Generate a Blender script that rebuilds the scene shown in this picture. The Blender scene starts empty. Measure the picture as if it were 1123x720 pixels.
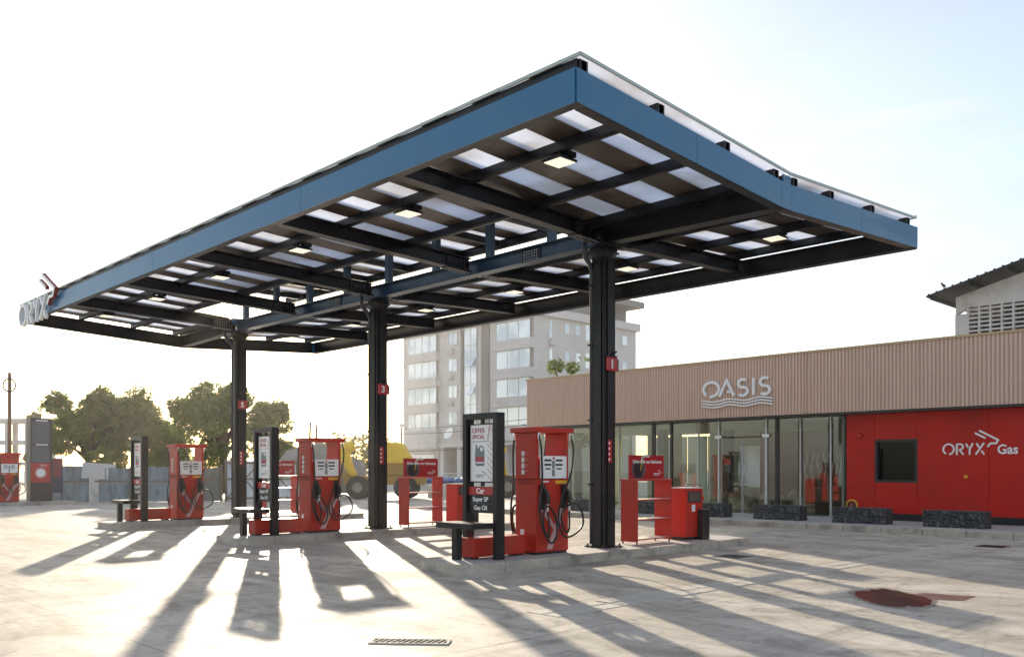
import bpy, bmesh, math, random
from mathutils import Vector, Matrix, noise
R = math.radians
rnd = random.Random(7)
scene = bpy.context.scene
COL = scene.collection

# ------------------------------------------------------------------ materials
MATS = {}
def nodes_of(m):
    m.use_nodes = True
    return m.node_tree.nodes, m.node_tree.links
def mat(name, col, rough=0.5, metal=0.0, var=0.12, scale=3.0, bump=0.0, bscale=40.0, coat=0.0, spec=0.5, dirt=None, dirt_amt=0.0, dscale=1.2, stretch=(1,1,1), emit=0.0):
    if name in MATS: return MATS[name]
    m = bpy.data.materials.new(name); n, l = nodes_of(m)
    b = n['Principled BSDF']; MATS[name] = m
    b.inputs['Roughness'].default_value = rough; b.inputs['Metallic'].default_value = metal
    b.inputs['Coat Weight'].default_value = coat; b.inputs['Specular IOR Level'].default_value = spec
    tc = n.new('ShaderNodeTexCoord'); mp = n.new('ShaderNodeMapping'); mp.inputs['Scale'].default_value = stretch
    l.new(tc.outputs['Object'], mp.inputs['Vector'])
    nz = n.new('ShaderNodeTexNoise'); nz.inputs['Scale'].default_value = scale; nz.inputs['Detail'].default_value = 6
    l.new(mp.outputs[0], nz.inputs['Vector'])
    mx = n.new('ShaderNodeMix'); mx.data_type = 'RGBA'
    a = [max(0, c * (1 - var)) for c in col]; c2 = [min(1, c * (1 + var)) for c in col]
    mx.inputs[6].default_value = (*a, 1); mx.inputs[7].default_value = (*c2, 1)
    l.new(nz.outputs['Fac'], mx.inputs[0]); out = mx.outputs[2]
    if dirt:
        n2 = n.new('ShaderNodeTexNoise'); n2.inputs['Scale'].default_value = dscale; n2.inputs['Detail'].default_value = 8; n2.inputs['Roughness'].default_value = .65
        l.new(mp.outputs[0], n2.inputs['Vector'])
        cr = n.new('ShaderNodeMapRange'); cr.inputs['From Min'].default_value = .5; cr.inputs['From Max'].default_value = .7
        cr.inputs['To Max'].default_value = dirt_amt
        l.new(n2.outputs['Fac'], cr.inputs['Value'])
        m2 = n.new('ShaderNodeMix'); m2.data_type = 'RGBA'; m2.inputs[7].default_value = (*dirt, 1)
        l.new(cr.outputs[0], m2.inputs[0]); l.new(out, m2.inputs[6]); out = m2.outputs[2]
    l.new(out, b.inputs['Base Color'])
    rr = n.new('ShaderNodeMapRange'); rr.inputs['To Min'].default_value = max(0, rough - .08); rr.inputs['To Max'].default_value = min(1, rough + .1)
    l.new(nz.outputs['Fac'], rr.inputs['Value']); l.new(rr.outputs[0], b.inputs['Roughness'])
    if bump:
        n3 = n.new('ShaderNodeTexNoise'); n3.inputs['Scale'].default_value = bscale; n3.inputs['Detail'].default_value = 5
        l.new(mp.outputs[0], n3.inputs['Vector'])
        bp = n.new('ShaderNodeBump'); bp.inputs['Strength'].default_value = bump; bp.inputs['Distance'].default_value = .02
        l.new(n3.outputs['Fac'], bp.inputs['Height']); l.new(bp.outputs[0], b.inputs['Normal'])
    if emit:
        b.inputs['Emission Color'].default_value = (*col, 1); b.inputs['Emission Strength'].default_value = emit
    return m

M_black = mat('black_steel', (.007, .008, .011), .36, spec=.4, var=.3, dirt=(.028, .027, .026), dirt_amt=.5, dscale=2.5)
M_blue = mat('blue_fascia', (.011, .125, .265), .34, spec=.55, coat=.2, var=.12, scale=1.2, dirt=(.07, .15, .23), dirt_amt=.35, dscale=.8, stretch=(1, 1, 2))
M_spine = mat('spine_reflection', (.018, .05, .095), .3, var=.2, dirt=(.12, .14, .16), dirt_amt=.4)  # blue reflection on the dark spine steel, painted in as colour
M_roofdark = mat('roof_sheet_dark', (.06, .045, .036), .4, metal=.0, var=.4, scale=.9, dirt=(.40, .35, .30), dirt_amt=.7, dscale=.45)  # pale patches: weathering, plus light through the sheet painted in
M_edge = mat('roof_edge', (.42, .47, .43), .4, metal=.4, var=.15)
M_zinc = mat('zinc_bolt', (.5, .5, .52), .35, metal=.8)
M_pipe = mat('grey_pipe', (.045, .06, .08), .3, var=.2)
M_red = mat('red_paint', (.50, .022, .011), .42, coat=.05, spec=.4, var=.16, scale=1.5, dirt=(.26, .05, .035), dirt_amt=.6, dscale=2.2, bump=.08, bscale=3)
M_redwall = mat('red_cladding', (.52, .014, .008), .42, spec=.3, var=.12, scale=.6, dirt=(.24, .010, .008), dirt_amt=.5, dscale=.5)
M_reddeep = mat('red_board', (.42, .012, .018), .3, coat=.2)
M_white = mat('white_paint', (.86, .86, .86), .4, var=.04)
M_cream = mat('poster_white', (.80, .80, .79), .25, coat=.3, var=.03)
M_lav = mat('pale_red_stripe', (.62, .36, .36), .4, var=.15, scale=20)
M_darktxt = mat('crimson_ink', (.40, .05, .08), .4)
M_greytxt = mat('grey_ink', (.10, .10, .12), .4)
M_rubber = mat('black_rubber', (.012, .012, .013), .42, var=.2)
M_blackpl = mat('black_plastic', (.018, .018, .02), .3, var=.2)
M_lcd = mat('lcd', (.05, .065, .05), .12, var=.1)
M_key = mat('keypad', (.06, .07, .09), .5)
M_yellow = mat('yellow_label', (.75, .42, .02), .4, var=.08)
M_conc_k = mat('kerb_concrete', (.46, .41, .345), .8, var=.4, scale=5, bump=1.0, bscale=16, dirt=(.14, .125, .11), dirt_amt=.8, dscale=1.6)
M_conc_top = mat('island_top', (.44, .43, .41), .75, var=.2, scale=4, bump=.4, bscale=25, dirt=(.2, .19, .18), dirt_amt=.4)
M_clad = mat('tan_batten', (.68, .49, .385), .6, var=.1, scale=2, dirt=(.40, .26, .19), dirt_amt=.4, stretch=(6, 1, .4))
M_cladback = mat('tan_back', (.54, .38, .29), .7, var=.1)
M_cladcap = mat('tan_cap', (.50, .37, .20), .5)
M_dkmetal = mat('dark_frame', (.02, .021, .023), .35)
M_alu = mat('pale_frame', (.62, .62, .60), .35, metal=.3)
M_rock = mat('dark_basalt', (.040, .046, .050), .6, var=.8, scale=5, bump=.8, bscale=18, dirt=(.20, .20, .20), dirt_amt=.7, dscale=6)
M_wire = mat('gabion_wire', (.22, .23, .24), .4, metal=.6)
M_plaster = mat('grey_plaster', (.58, .56, .56), .8, var=.08, scale=.4, dirt=(.38, .36, .36), dirt_amt=.5, dscale=.25)
M_plaster2 = mat('dark_plaster', (.24, .235, .23), .8, var=.1)
M_ceil = mat('ground_floor_shade', (.18, .17, .165), .8)
M_wall_in = mat('interior_wall', (.62, .58, .48), .7, var=.15, scale=1.5)
M_floor_in = mat('interior_floor', (.50, .48, .42), .3, var=.15)
M_bark = mat('bark', (.07, .05, .032), .95, var=.3, scale=8, spec=.1)
M_wood = mat('old_wood', (.20, .15, .11), .8, var=.3, scale=6, stretch=(1, 1, .3))
M_white_dirty = mat('whitewash', (.56, .56, .55), .8, var=.15, scale=1.5, dirt=(.22, .21, .20), dirt_amt=.6, dscale=1.4)
M_dkroof = mat('dark_roof', (.028, .029, .031), .5, var=.3, scale=3)
M_yelmach = mat('yellow_machine', (.32, .19, .03), .5, var=.15, dirt=(.3, .2, .05), dirt_amt=.4)
M_tarpy = mat('yellow_tarp', (.72, .48, .03), .55, var=.15, bump=.5, bscale=4)
M_tarpb = mat('blue_tarp', (.04, .12, .34), .5, var=.3, bump=.8, bscale=6)
M_tarpg = mat('grey_tarp', (.20, .19, .17), .7, var=.3, bump=.6, bscale=3)
M_pole = mat('rusty_pole', (.20, .085, .05), .6, var=.3)
M_bird = mat('bird_feathers', (.015, .015, .017), .6)
M_tread = mat('tyre', (.02, .02, .02), .8, var=.3, bump=.5, bscale=20)

def rock_mat():
    m = bpy.data.materials.new('stone_fill'); n, l = nodes_of(m); b = n['Principled BSDF']; tc = n.new('ShaderNodeTexCoord')
    v = n.new('ShaderNodeTexVoronoi'); v.inputs['Scale'].default_value = 8.5; l.new(tc.outputs['Object'], v.inputs[0])
    e = n.new('ShaderNodeTexVoronoi'); e.feature = 'DISTANCE_TO_EDGE'; e.inputs['Scale'].default_value = 8.5; l.new(tc.outputs['Object'], e.inputs[0])
    r = n.new('ShaderNodeValToRGB'); el = r.color_ramp.elements; el[0].color = (.022, .026, .030, 1); el[1].color = (.13, .135, .14, 1); l.new(v.outputs['Color'], r.inputs[0])
    mr = n.new('ShaderNodeMapRange'); mr.inputs['From Max'].default_value = .10; l.new(e.outputs['Distance'], mr.inputs[0])
    mx = n.new('ShaderNodeMix'); mx.data_type = 'RGBA'; mx.inputs[6].default_value = (.008, .008, .009, 1); l.new(mr.outputs[0], mx.inputs[0]); l.new(r.outputs[0], mx.inputs[7]); l.new(mx.outputs[2], b.inputs['Base Color'])
    bp = n.new('ShaderNodeBump'); bp.inputs['Distance'].default_value = .04; bp.inputs['Strength'].default_value = 1; l.new(mr.outputs[0], bp.inputs['Height']); l.new(bp.outputs[0], b.inputs['Normal']); b.inputs['Roughness'].default_value = .55
    return m
M_rock = rock_mat()
def sheet_metal(name, col, col2):
    m = bpy.data.materials.new(name); n, l = nodes_of(m); b = n['Principled BSDF']
    tc = n.new('ShaderNodeTexCoord'); mp = n.new('ShaderNodeMapping'); mp.inputs['Scale'].default_value = (1, 1, .35)
    l.new(tc.outputs['Object'], mp.inputs[0])
    nz = n.new('ShaderNodeTexNoise'); nz.inputs['Scale'].default_value = 2.2; nz.inputs['Detail'].default_value = 8; nz.inputs['Roughness'].default_value = .7
    l.new(mp.outputs[0], nz.inputs[0])
    r = n.new('ShaderNodeValToRGB'); e = r.color_ramp.elements
    e[0].position = .36; e[0].color = (*col2, 1); e[1].position = .62; e[1].color = (*col, 1)
    l.new(nz.outputs['Fac'], r.inputs[0]); l.new(r.outputs[0], b.inputs['Base Color'])
    b.inputs['Roughness'].default_value = .55; b.inputs['Metallic'].default_value = .2
    return m
M_fence = sheet_metal('weathered_blue_sheet', (.30, .37, .43), (.15, .16, .17))
M_fence2 = sheet_metal('pale_sheet', (.66, .72, .78), (.46, .50, .54))

def mat_skylight():
    m = bpy.data.materials.new('translucent_sheet'); n, l = nodes_of(m); n.remove(n['Principled BSDF'])
    out = n['Material Output']
    tr = n.new('ShaderNodeBsdfTranslucent'); tp = n.new('ShaderNodeBsdfTransparent'); gl = n.new('ShaderNodeBsdfGlossy')
    tc = n.new('ShaderNodeTexCoord'); nz = n.new('ShaderNodeTexNoise'); nz.inputs['Scale'].default_value = .8; nz.inputs['Detail'].default_value = 5
    l.new(tc.outputs['Object'], nz.inputs[0])
    r = n.new('ShaderNodeValToRGB'); e = r.color_ramp.elements
    e[0].position = .38; e[0].color = (.72, .69, .66, 1); e[1].position = .55; e[1].color = (.90, .91, .95, 1)
    l.new(nz.outputs['Fac'], r.inputs[0]); l.new(r.outputs[0], tr.inputs[0])
    tp.inputs[0].default_value = (.55, .60, .70, 1)
    m1 = n.new('ShaderNodeMixShader'); m1.inputs[0].default_value = .22; l.new(tr.outputs[0], m1.inputs[1]); l.new(tp.outputs[0], m1.inputs[2])
    gl.inputs['Roughness'].default_value = .25
    m2 = n.new('ShaderNodeMixShader'); m2.inputs[0].default_value = .08; l.new(m1.outputs[0], m2.inputs[1]); l.new(gl.outputs[0], m2.inputs[2])
    l.new(m2.outputs[0], out.inputs[0])
    return m
M_sky = mat_skylight()

def mat_glass(name, tint, refl=1.0, rough=0.0):
    m = bpy.data.materials.new(name); n, l = nodes_of(m); n.remove(n['Principled BSDF'])
    out = n['Material Output']
    tp = n.new('ShaderNodeBsdfTransparent'); tp.inputs[0].default_value = (*tint, 1)
    gl = n.new('ShaderNodeBsdfGlossy'); gl.inputs['Roughness'].default_value = rough
    lw = n.new('ShaderNodeLayerWeight'); lw.inputs['Blend'].default_value = .5
    pw = n.new('ShaderNodeMath'); pw.operation = 'POWER'; pw.inputs[1].default_value = 3.5; l.new(lw.outputs['Facing'], pw.inputs[0])
    ml = n.new('ShaderNodeMath'); ml.operation = 'MULTIPLY_ADD'; ml.inputs[1].default_value = .85 * refl; ml.inputs[2].default_value = .07 * refl; ml.use_clamp = True
    l.new(pw.outputs[0], ml.inputs[0])
    mx = n.new('ShaderNodeMixShader'); l.new(ml.outputs[0], mx.inputs[0]); l.new(tp.outputs[0], mx.inputs[1]); l.new(gl.outputs[0], mx.inputs[2])
    l.new(mx.outputs[0], out.inputs[0])
    return m
M_glass = mat_glass('shop_glass', (.80, .84, .80), 1.3)
M_glassdk = mat_glass('tinted_glass', (.06, .065, .07), .3)
def mat_winglass():
    m = bpy.data.materials.new('office_glass'); n, l = nodes_of(m); b = n['Principled BSDF']
    b.inputs['Base Color'].default_value = (.42, .47, .52, 1); b.inputs['Roughness'].default_value = .08; b.inputs['Specular IOR Level'].default_value = 1.0
    b.inputs['Metallic'].default_value = .35
    tc = n.new('ShaderNodeTexCoord'); nz = n.new('ShaderNodeTexNoise'); nz.inputs['Scale'].default_value = .35
    l.new(tc.outputs['Object'], nz.inputs[0]); r = n.new('ShaderNodeValToRGB'); e = r.color_ramp.elements
    e[0].color = (.55, .62, .69, 1); e[0].position = .4; e[1].color = (.84, .88, .93, 1); e[1].position = .55
    l.new(nz.outputs['Fac'], r.inputs[0]); l.new(r.outputs[0], b.inputs['Base Color'])
    return m
M_office = mat_winglass()
def mat_lamp():
    m = bpy.data.materials.new('lamp_diffuser'); n, l = nodes_of(m); b = n['Principled BSDF']
    b.inputs['Base Color'].default_value = (.8, .78, .7, 1); b.inputs['Emission Color'].default_value = (1, .90, .68, 1); b.inputs['Emission Strength'].default_value = .35
    return m
M_lamp = mat_lamp()
def mat_leaf(name, c1, c2, transl=.35):
    m = bpy.data.materials.new(name); n, l = nodes_of(m); n.remove(n['Principled BSDF']); out = n['Material Output']
    tc = n.new('ShaderNodeTexCoord'); nz = n.new('ShaderNodeTexNoise'); nz.inputs['Scale'].default_value = 1.3; nz.inputs['Detail'].default_value = 4
    l.new(tc.outputs['Object'], nz.inputs[0]); r = n.new('ShaderNodeValToRGB'); e = r.color_ramp.elements
    e[0].position = .38; e[0].color = (*c1, 1); e[1].position = .62; e[1].color = (*c2, 1); l.new(nz.outputs['Fac'], r.inputs[0])
    d = n.new('ShaderNodeBsdfDiffuse'); t = n.new('ShaderNodeBsdfTranslucent'); l.new(r.outputs[0], d.inputs[0])
    t.inputs[0].default_value = (c2[0] * 1.6, c2[1] * 1.5, c2[2], 1)
    mx = n.new('ShaderNodeMixShader'); mx.inputs[0].default_value = transl; l.new(d.outputs[0], mx.inputs[1]); l.new(t.outputs[0], mx.inputs[2]); l.new(mx.outputs[0], out.inputs[0])
    return m
M_leaf = mat_leaf('tree_leaves', (.045, .08, .022), (.13, .19, .05))
M_leaf2 = mat_leaf('hazed_leaves', (.10, .12, .07), (.20, .20, .11))  # distance haze painted into these leaves as a paler colour

def mat_ground():
    m = bpy.data.materials.new('ground_concrete'); n, l = nodes_of(m); b = n['Principled BSDF']
    tc = n.new('ShaderNodeTexCoord')
    def nz(scale, detail=6, rough=.6, dist=0, src=None):
        x = n.new('ShaderNodeTexNoise'); x.inputs['Scale'].default_value = scale; x.inputs['Detail'].default_value = detail; x.inputs['Roughness'].default_value = rough; x.inputs['Distortion'].default_value = dist
        l.new(src or tc.outputs['Object'], x.inputs['Vector']); return x.outputs['Fac']
    def ramp(v, a, b_, lo=0, hi=1):
        x = n.new('ShaderNodeMapRange'); x.inputs['From Min'].default_value = a; x.inputs['From Max'].default_value = b_; x.inputs['To Min'].default_value = lo; x.inputs['To Max'].default_value = hi
        l.new(v, x.inputs['Value']); return x.outputs[0]
    def mix(f, a, bcol):
        x = n.new('ShaderNodeMix'); x.data_type = 'RGBA'
        l.new(f, x.inputs[0])
        if isinstance(a, tuple): x.inputs[6].default_value = (*a, 1)
        else: l.new(a, x.inputs[6])
        if isinstance(bcol, tuple): x.inputs[7].default_value = (*bcol, 1)
        else: l.new(bcol, x.inputs[7])
        return x.outputs[2]
    c = mix(ramp(nz(.35, 8, .65), .35, .65), (.49, .44, .375), (.63, .575, .50))
    mp = n.new('ShaderNodeMapping'); mp.inputs['Rotation'].default_value = (0, 0, R(35)); mp.inputs['Scale'].default_value = (.35, 1.6, 1); l.new(tc.outputs['Object'], mp.inputs[0])
    c = mix(ramp(nz(.9, 9, .7, .6, mp.outputs[0]), .44, .62, 0, .8), c, (.32, .275, .225))
    c = mix(ramp(nz(1.7, 10, .75, 1.0), .50, .64, 0, .75), c, (.22, .195, .165))
    c = mix(ramp(nz(14, 6, .7), .45, .7, 0, .25), c, (.30, .28, .26))
    m5 = n.new('ShaderNodeMapping'); m5.inputs['Rotation'].default_value = (0, 0, R(8)); m5.inputs['Scale'].default_value = (2.6, .12, 1); l.new(tc.outputs['Object'], m5.inputs[0])
    c = mix(ramp(nz(1.1, 7, .6, .8, m5.outputs[0]), .54, .70, 0, .45), c, (.24, .215, .185))
    vd = n.new('ShaderNodeTexVoronoi'); vd.inputs['Scale'].default_value = 2.1; l.new(tc.outputs['Object'], vd.inputs[0])
    sz = n.new('ShaderNodeMath'); sz.operation = 'MULTIPLY'; sz.inputs[1].default_value = .13; l.new(vd.outputs['Color'], sz.inputs[0])
    df = n.new('ShaderNodeMath'); df.operation = 'SUBTRACT'; l.new(sz.outputs[0], df.inputs[0]); l.new(vd.outputs['Distance'], df.inputs[1])
    c = mix(ramp(df.outputs[0], -.01, .03, 0, .55), c, (.15, .13, .11))
    # cracks and slab joints
    wn = n.new('ShaderNodeTexNoise'); wn.inputs['Scale'].default_value = 1.2; wn.inputs['Detail'].default_value = 6; l.new(tc.outputs['Object'], wn.inputs[0])
    ad = n.new('ShaderNodeMix'); ad.data_type = 'VECTOR'; ad.inputs[0].default_value = .12; l.new(tc.outputs['Object'], ad.inputs[4]); l.new(wn.outputs['Color'], ad.inputs[5])
    v = n.new('ShaderNodeTexVoronoi'); v.feature = 'DISTANCE_TO_EDGE'; v.inputs['Scale'].default_value = .22; l.new(ad.outputs[1], v.inputs[0])
    crack = ramp(v.outputs['Distance'], .0, .002, .22, 0)
    c = mix(crack, c, (.14, .13, .12))
    br = n.new('ShaderNodeTexBrick'); br.offset = 0; br.inputs['Scale'].default_value = 1; br.inputs['Brick Width'].default_value = 4.6; br.inputs['Row Height'].default_value = 4.1; br.inputs['Mortar Size'].default_value = .018; br.inputs['Mortar Smooth'].default_value = .3
    m3 = n.new('ShaderNodeMapping'); m3.inputs['Location'].default_value = (1.3, .9, 0); l.new(tc.outputs['Object'], m3.inputs[0]); l.new(m3.outputs[0], br.inputs['Vector'])
    jf = ramp(br.outputs['Fac'], 0, 1, 0, .5)
    c = mix(jf, c, (.22, .20, .18))
    l.new(c, b.inputs['Base Color'])
    l.new(ramp(nz(.8, 6), .3, .7, .55, .85), b.inputs['Roughness'])
    b.inputs['Specular IOR Level'].default_value = .1
    bp = n.new('ShaderNodeBump'); bp.inputs['Strength'].default_value = .35; bp.inputs['Distance'].default_value = .012; l.new(nz(9, 8, .7), bp.inputs['Height'])
    bp2 = n.new('ShaderNodeBump'); bp2.inputs['Strength'].default_value = .5; bp2.inputs['Distance'].default_value = .03; l.new(nz(.9, 5, .5), bp2.inputs['Height']); l.new(bp.outputs[0], bp2.inputs['Normal'])
    l.new(bp2.outputs[0], b.inputs['Normal'])
    return m
M_ground = mat_ground()
def mat_puddle():
    m = bpy.data.materials.new('puddle_water'); n, l = nodes_of(m); b = n['Principled BSDF']
    tc = n.new('ShaderNodeTexCoord'); nz = n.new('ShaderNodeTexNoise'); nz.inputs['Scale'].default_value = 1.6; l.new(tc.outputs['Object'], nz.inputs[0])
    r = n.new('ShaderNodeValToRGB'); e = r.color_ramp.elements; e[0].position = .4; e[0].color = (.055, .028, .017, 1); e[1].position = .6; e[1].color = (.03, .020, .014, 1)
    l.new(nz.outputs['Fac'], r.inputs[0]); l.new(r.outputs[0], b.inputs['Base Color']); b.inputs['Roughness'].default_value = .2; b.inputs['Specular IOR Level'].default_value = .3
    return m
M_puddle = mat_puddle()

# ------------------------------------------------------------------ mesh builder
class MB:
    def __init__(s): s.v = []; s.f = []; s.smooth = []
    def add(s, vs, fs, smooth=False):
        o = len(s.v); s.v += [tuple(p) for p in vs]; s.f += [tuple(i + o for i in f) for f in fs]; s.smooth += [smooth] * len(fs); return s
    def box(s, x0, x1, y0, y1, z0, z1):
        vs = [(x, y, z) for z in (z0, z1) for x, y in ((x0, y0), (x1, y0), (x1, y1), (x0, y1))]
        return s.add(vs, [(3, 2, 1, 0), (4, 5, 6, 7), (0, 1, 5, 4), (1, 2, 6, 5), (2, 3, 7, 6), (3, 0, 4, 7)])
    def beam(s, p0, p1, w, h, z='mid'):      # rectangular bar, vertical ends, w horizontal, h vertical
        p0 = Vector(p0); p1 = Vector(p1); d = (p1 - p0); d.z = 0
        n = Vector((-d.y, d.x, 0)).normalized() * w / 2 if d.length > 1e-6 else Vector((w / 2, 0, 0))
        u = Vector((0, 0, h / 2)); vs = []
        for p in (p0, p1):
            vs += [p - n - u, p + n - u, p + n + u, p - n + u]
        return s.add(vs, [(0, 1, 2, 3), (7, 6, 5, 4), (0, 4, 5, 1), (1, 5, 6, 2), (2, 6, 7, 3), (3, 7, 4, 0)])
    def bar(s, p0, p1, w, t, up=(0, 0, 1)):  # oriented box of section w (side) x t (along up)
        p0 = Vector(p0); p1 = Vector(p1); d = (p1 - p0).normalized(); u = Vector(up)
        sd = d.cross(u)
        if sd.length < 1e-4: sd = d.cross(Vector((1, 0, 0)))
        sd = sd.normalized() * w / 2; u2 = sd.cross(d).normalized() * t / 2; vs = []
        for p in (p0, p1): vs += [p - sd - u2, p + sd - u2, p + sd + u2, p - sd + u2]
        return s.add(vs, [(3, 2, 1, 0), (4, 5, 6, 7), (0, 1, 5, 4), (1, 2, 6, 5), (2, 3, 7, 6), (3, 0, 4, 7)])
    def ibeam(s, p0, p1, w, h, t=.02):       # p = bottom centre line
        for a, b_, ww, hh, dz in ((p0, p1, w, t, t / 2), (p0, p1, w, t, h - t / 2), (p0, p1, t * .8, h - 2 * t, h / 2)):
            s.beam(Vector(a) + Vector((0, 0, dz)), Vector(b_) + Vector((0, 0, dz)), ww, hh)
        return s
    def tube(s, pts, r, seg=8, caps=True, smooth=True):
        pts = [Vector(p) for p in pts]; k = len(pts); rs = r if isinstance(r, (list, tuple)) else [r] * k
        t0 = (pts[1] - pts[0]).normalized(); a = Vector((0, 0, 1)) if abs(t0.z) < .9 else Vector((1, 0, 0)); nrm = t0.cross(a).normalized(); vs = []
        for i, p in enumerate(pts):
            t = (pts[min(i + 1, k - 1)] - pts[max(i - 1, 0)]).normalized()
            nrm = (nrm - t * nrm.dot(t)).normalized(); bi = t.cross(nrm)
            for j in range(seg):
                an = 2 * math.pi * j / seg; vs.append(p + (nrm * math.cos(an) + bi * math.sin(an)) * rs[i])
        fs = []
        for i in range(k - 1):
            for j in range(seg):
                j2 = (j + 1) % seg; fs.append((i * seg + j, i * seg + j2, (i + 1) * seg + j2, (i + 1) * seg + j))
        s.add(vs, fs, smooth)
        if caps:
            o = len(s.v) - len(vs); s.f.append(tuple(o + j for j in range(seg - 1, -1, -1))); s.smooth.append(False)
            o2 = o + (k - 1) * seg; s.f.append(tuple(o2 + j for j in range(seg))); s.smooth.append(False)
        return s
    def cyl(s, c, r, h, axis='z', seg=16):
        d = {'x': (1, 0, 0), 'y': (0, 1, 0), 'z': (0, 0, 1)}[axis]; c = Vector(c)
        return s.tube([c, c + Vector(d) * h], r, seg, smooth=seg > 10)
    def lump(s, c, r, sc=(1, 1, 1), sub=1, amp=.25, seed=0, smooth=False):
        bm = bmesh.new(); bmesh.ops.create_icosphere(bm, subdivisions=sub, radius=1)
        for v in bm.verts:
            k = 1 + amp * noise.noise(v.co * 1.7 + Vector((seed * 3.1, seed * 1.7, seed)))
            v.co = Vector((v.co.x * sc[0], v.co.y * sc[1], v.co.z * sc[2])) * r * k + Vector(c)
        bm.verts.index_update(); vs = [v.co.copy() for v in bm.verts]; fs = [[v.index for v in f.verts] for f in bm.faces]; bm.free()
        return s.add(vs, fs, smooth)
    def prism(s, outline, depth, O, right, up=(0, 0, 1), off=0.0):   # 2-D outline (ccw), extruded along right x up
        O = Vector(O); rg = Vector(right); u = Vector(up); n = rg.cross(u); k = len(outline)
        vs = [O + rg * a + u * b_ + n * off for a, b_ in outline] + [O + rg * a + u * b_ + n * (off + depth) for a, b_ in outline]
        fs = [tuple(range(k - 1, -1, -1)), tuple(range(k, 2 * k))] + [(i, (i + 1) % k, (i + 1) % k + k, i + k) for i in range(k)]
        return s.add(vs, fs)
    def stroke(s, pts, w, depth, O, right, up=(0, 0, 1), off=0.0):   # ribbon along a 2-D polyline
        P = [Vector((a, b_)) for a, b_ in pts]; k = len(P); L = []; Rr = []
        for i in range(k):
            d1 = (P[i] - P[i - 1]).normalized() if i else (P[1] - P[0]).normalized()
            d2 = (P[i + 1] - P[i]).normalized() if i < k - 1 else d1
            n1 = Vector((-d1.y, d1.x)); n2 = Vector((-d2.y, d2.x)); m = (n1 + n2)
            m = m.normalized() if m.length > 1e-4 else n1
            m = m * (w / 2) / max(.5, m.dot(n1)); L.append(P[i] + m); Rr.append(P[i] - m)
        O = Vector(O); rg = Vector(right); u = Vector(up); n = rg.cross(u); vs = []
        for dd in (off, off + depth):
            for i in range(k): vs.append(O + rg * L[i].x + u * L[i].y + n * dd); vs.append(O + rg * Rr[i].x + u * Rr[i].y + n * dd)
        K = 2 * k; fs = []
        for i in range(k - 1):
            a, b_, c, d = 2 * i, 2 * i + 1, 2 * i + 3, 2 * i + 2
            fs += [(a, d, c, b_), (a + K, b_ + K, c + K, d + K), (a, a + K, d + K, d), (b_, c, c + K, b_ + K)]
        fs += [(0, 1, 1 + K, K), (K - 2, 2 * K - 2, 2 * K - 1, K - 1)]
        return s.add(vs, fs)
    def build(s, name, m, parent=None, world=False, bevel=0.0):
        me = bpy.data.meshes.new(name)
        off = Vector((0, 0, 0))
        if world and parent is not None:
            off = Vector(parent.location); pp = parent.parent
            while pp is not None: off += Vector(pp.location); pp = pp.parent
        me.from_pydata([tuple(Vector(p) - off) for p in s.v], [], s.f); me.update()
        bm = bmesh.new(); bm.from_mesh(me); bmesh.ops.recalc_face_normals(bm, faces=bm.faces); bm.to_mesh(me); bm.free()
        for i, p in enumerate(me.polygons): p.use_smooth = s.smooth[i] if i < len(s.smooth) else False
        me.materials.append(m)
        o = bpy.data.objects.new(name, me); COL.objects.link(o)
        if parent is not None: o.parent = parent
        if bevel:
            b = o.modifiers.new('Bevel', 'BEVEL'); b.width = bevel; b.segments = 2; b.limit_method = 'ANGLE'; b.angle_limit = R(50)
        return o

def tag(o, label=None, cat=None, group=None, kind=None):
    if label: o['label'] = label
    if cat: o['category'] = cat
    if group: o['group'] = group
    if kind: o['kind'] = kind
    return o
def thing(name, loc, label, cat, group=None, rz=0):
    o = bpy.data.objects.new(name, None); COL.objects.link(o); o.location = loc; o.rotation_euler = (0, 0, rz); o.empty_display_size = .3
    return tag(o, label, cat, group)
def copy_tree(o, parent=None):
    c = o.copy(); COL.objects.link(c); c.parent = parent
    for ch in list(o.children): copy_tree(ch, c)
    return c
def text(name, body, size, m, parent, loc, face='-y', align='CENTER', bold=0.0, ext=.002, sx=1.0):
    cu = bpy.data.curves.new(name, 'FONT'); cu.body = body; cu.size = size; cu.align_x = align; cu.extrude = ext; cu.offset = bold; cu.resolution_u = 3
    tmp = bpy.data.objects.new('tmp_text', cu); COL.objects.link(tmp); bpy.context.view_layer.update()
    me = bpy.data.meshes.new_from_object(tmp.evaluated_get(bpy.context.evaluated_depsgraph_get()), depsgraph=bpy.context.evaluated_depsgraph_get())
    bpy.data.objects.remove(tmp); bpy.data.curves.remove(cu); me.name = name; me.materials.clear(); me.materials.append(m)
    o = bpy.data.objects.new(name, me); COL.objects.link(o); o.parent = parent; o.location = loc
    o.rotation_euler = (R(90), 0, R(90) if face == '+x' else 0); o.scale = (sx, 1, 1)
    return o
def arc(cx, cy, r, a0, a1, n=14, ry=None):
    ry = ry or r
    return [(cx + r * math.cos(R(a0 + (a1 - a0) * i / n)), cy + ry * math.sin(R(a0 + (a1 - a0) * i / n))) for i in range(n + 1)]

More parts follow.
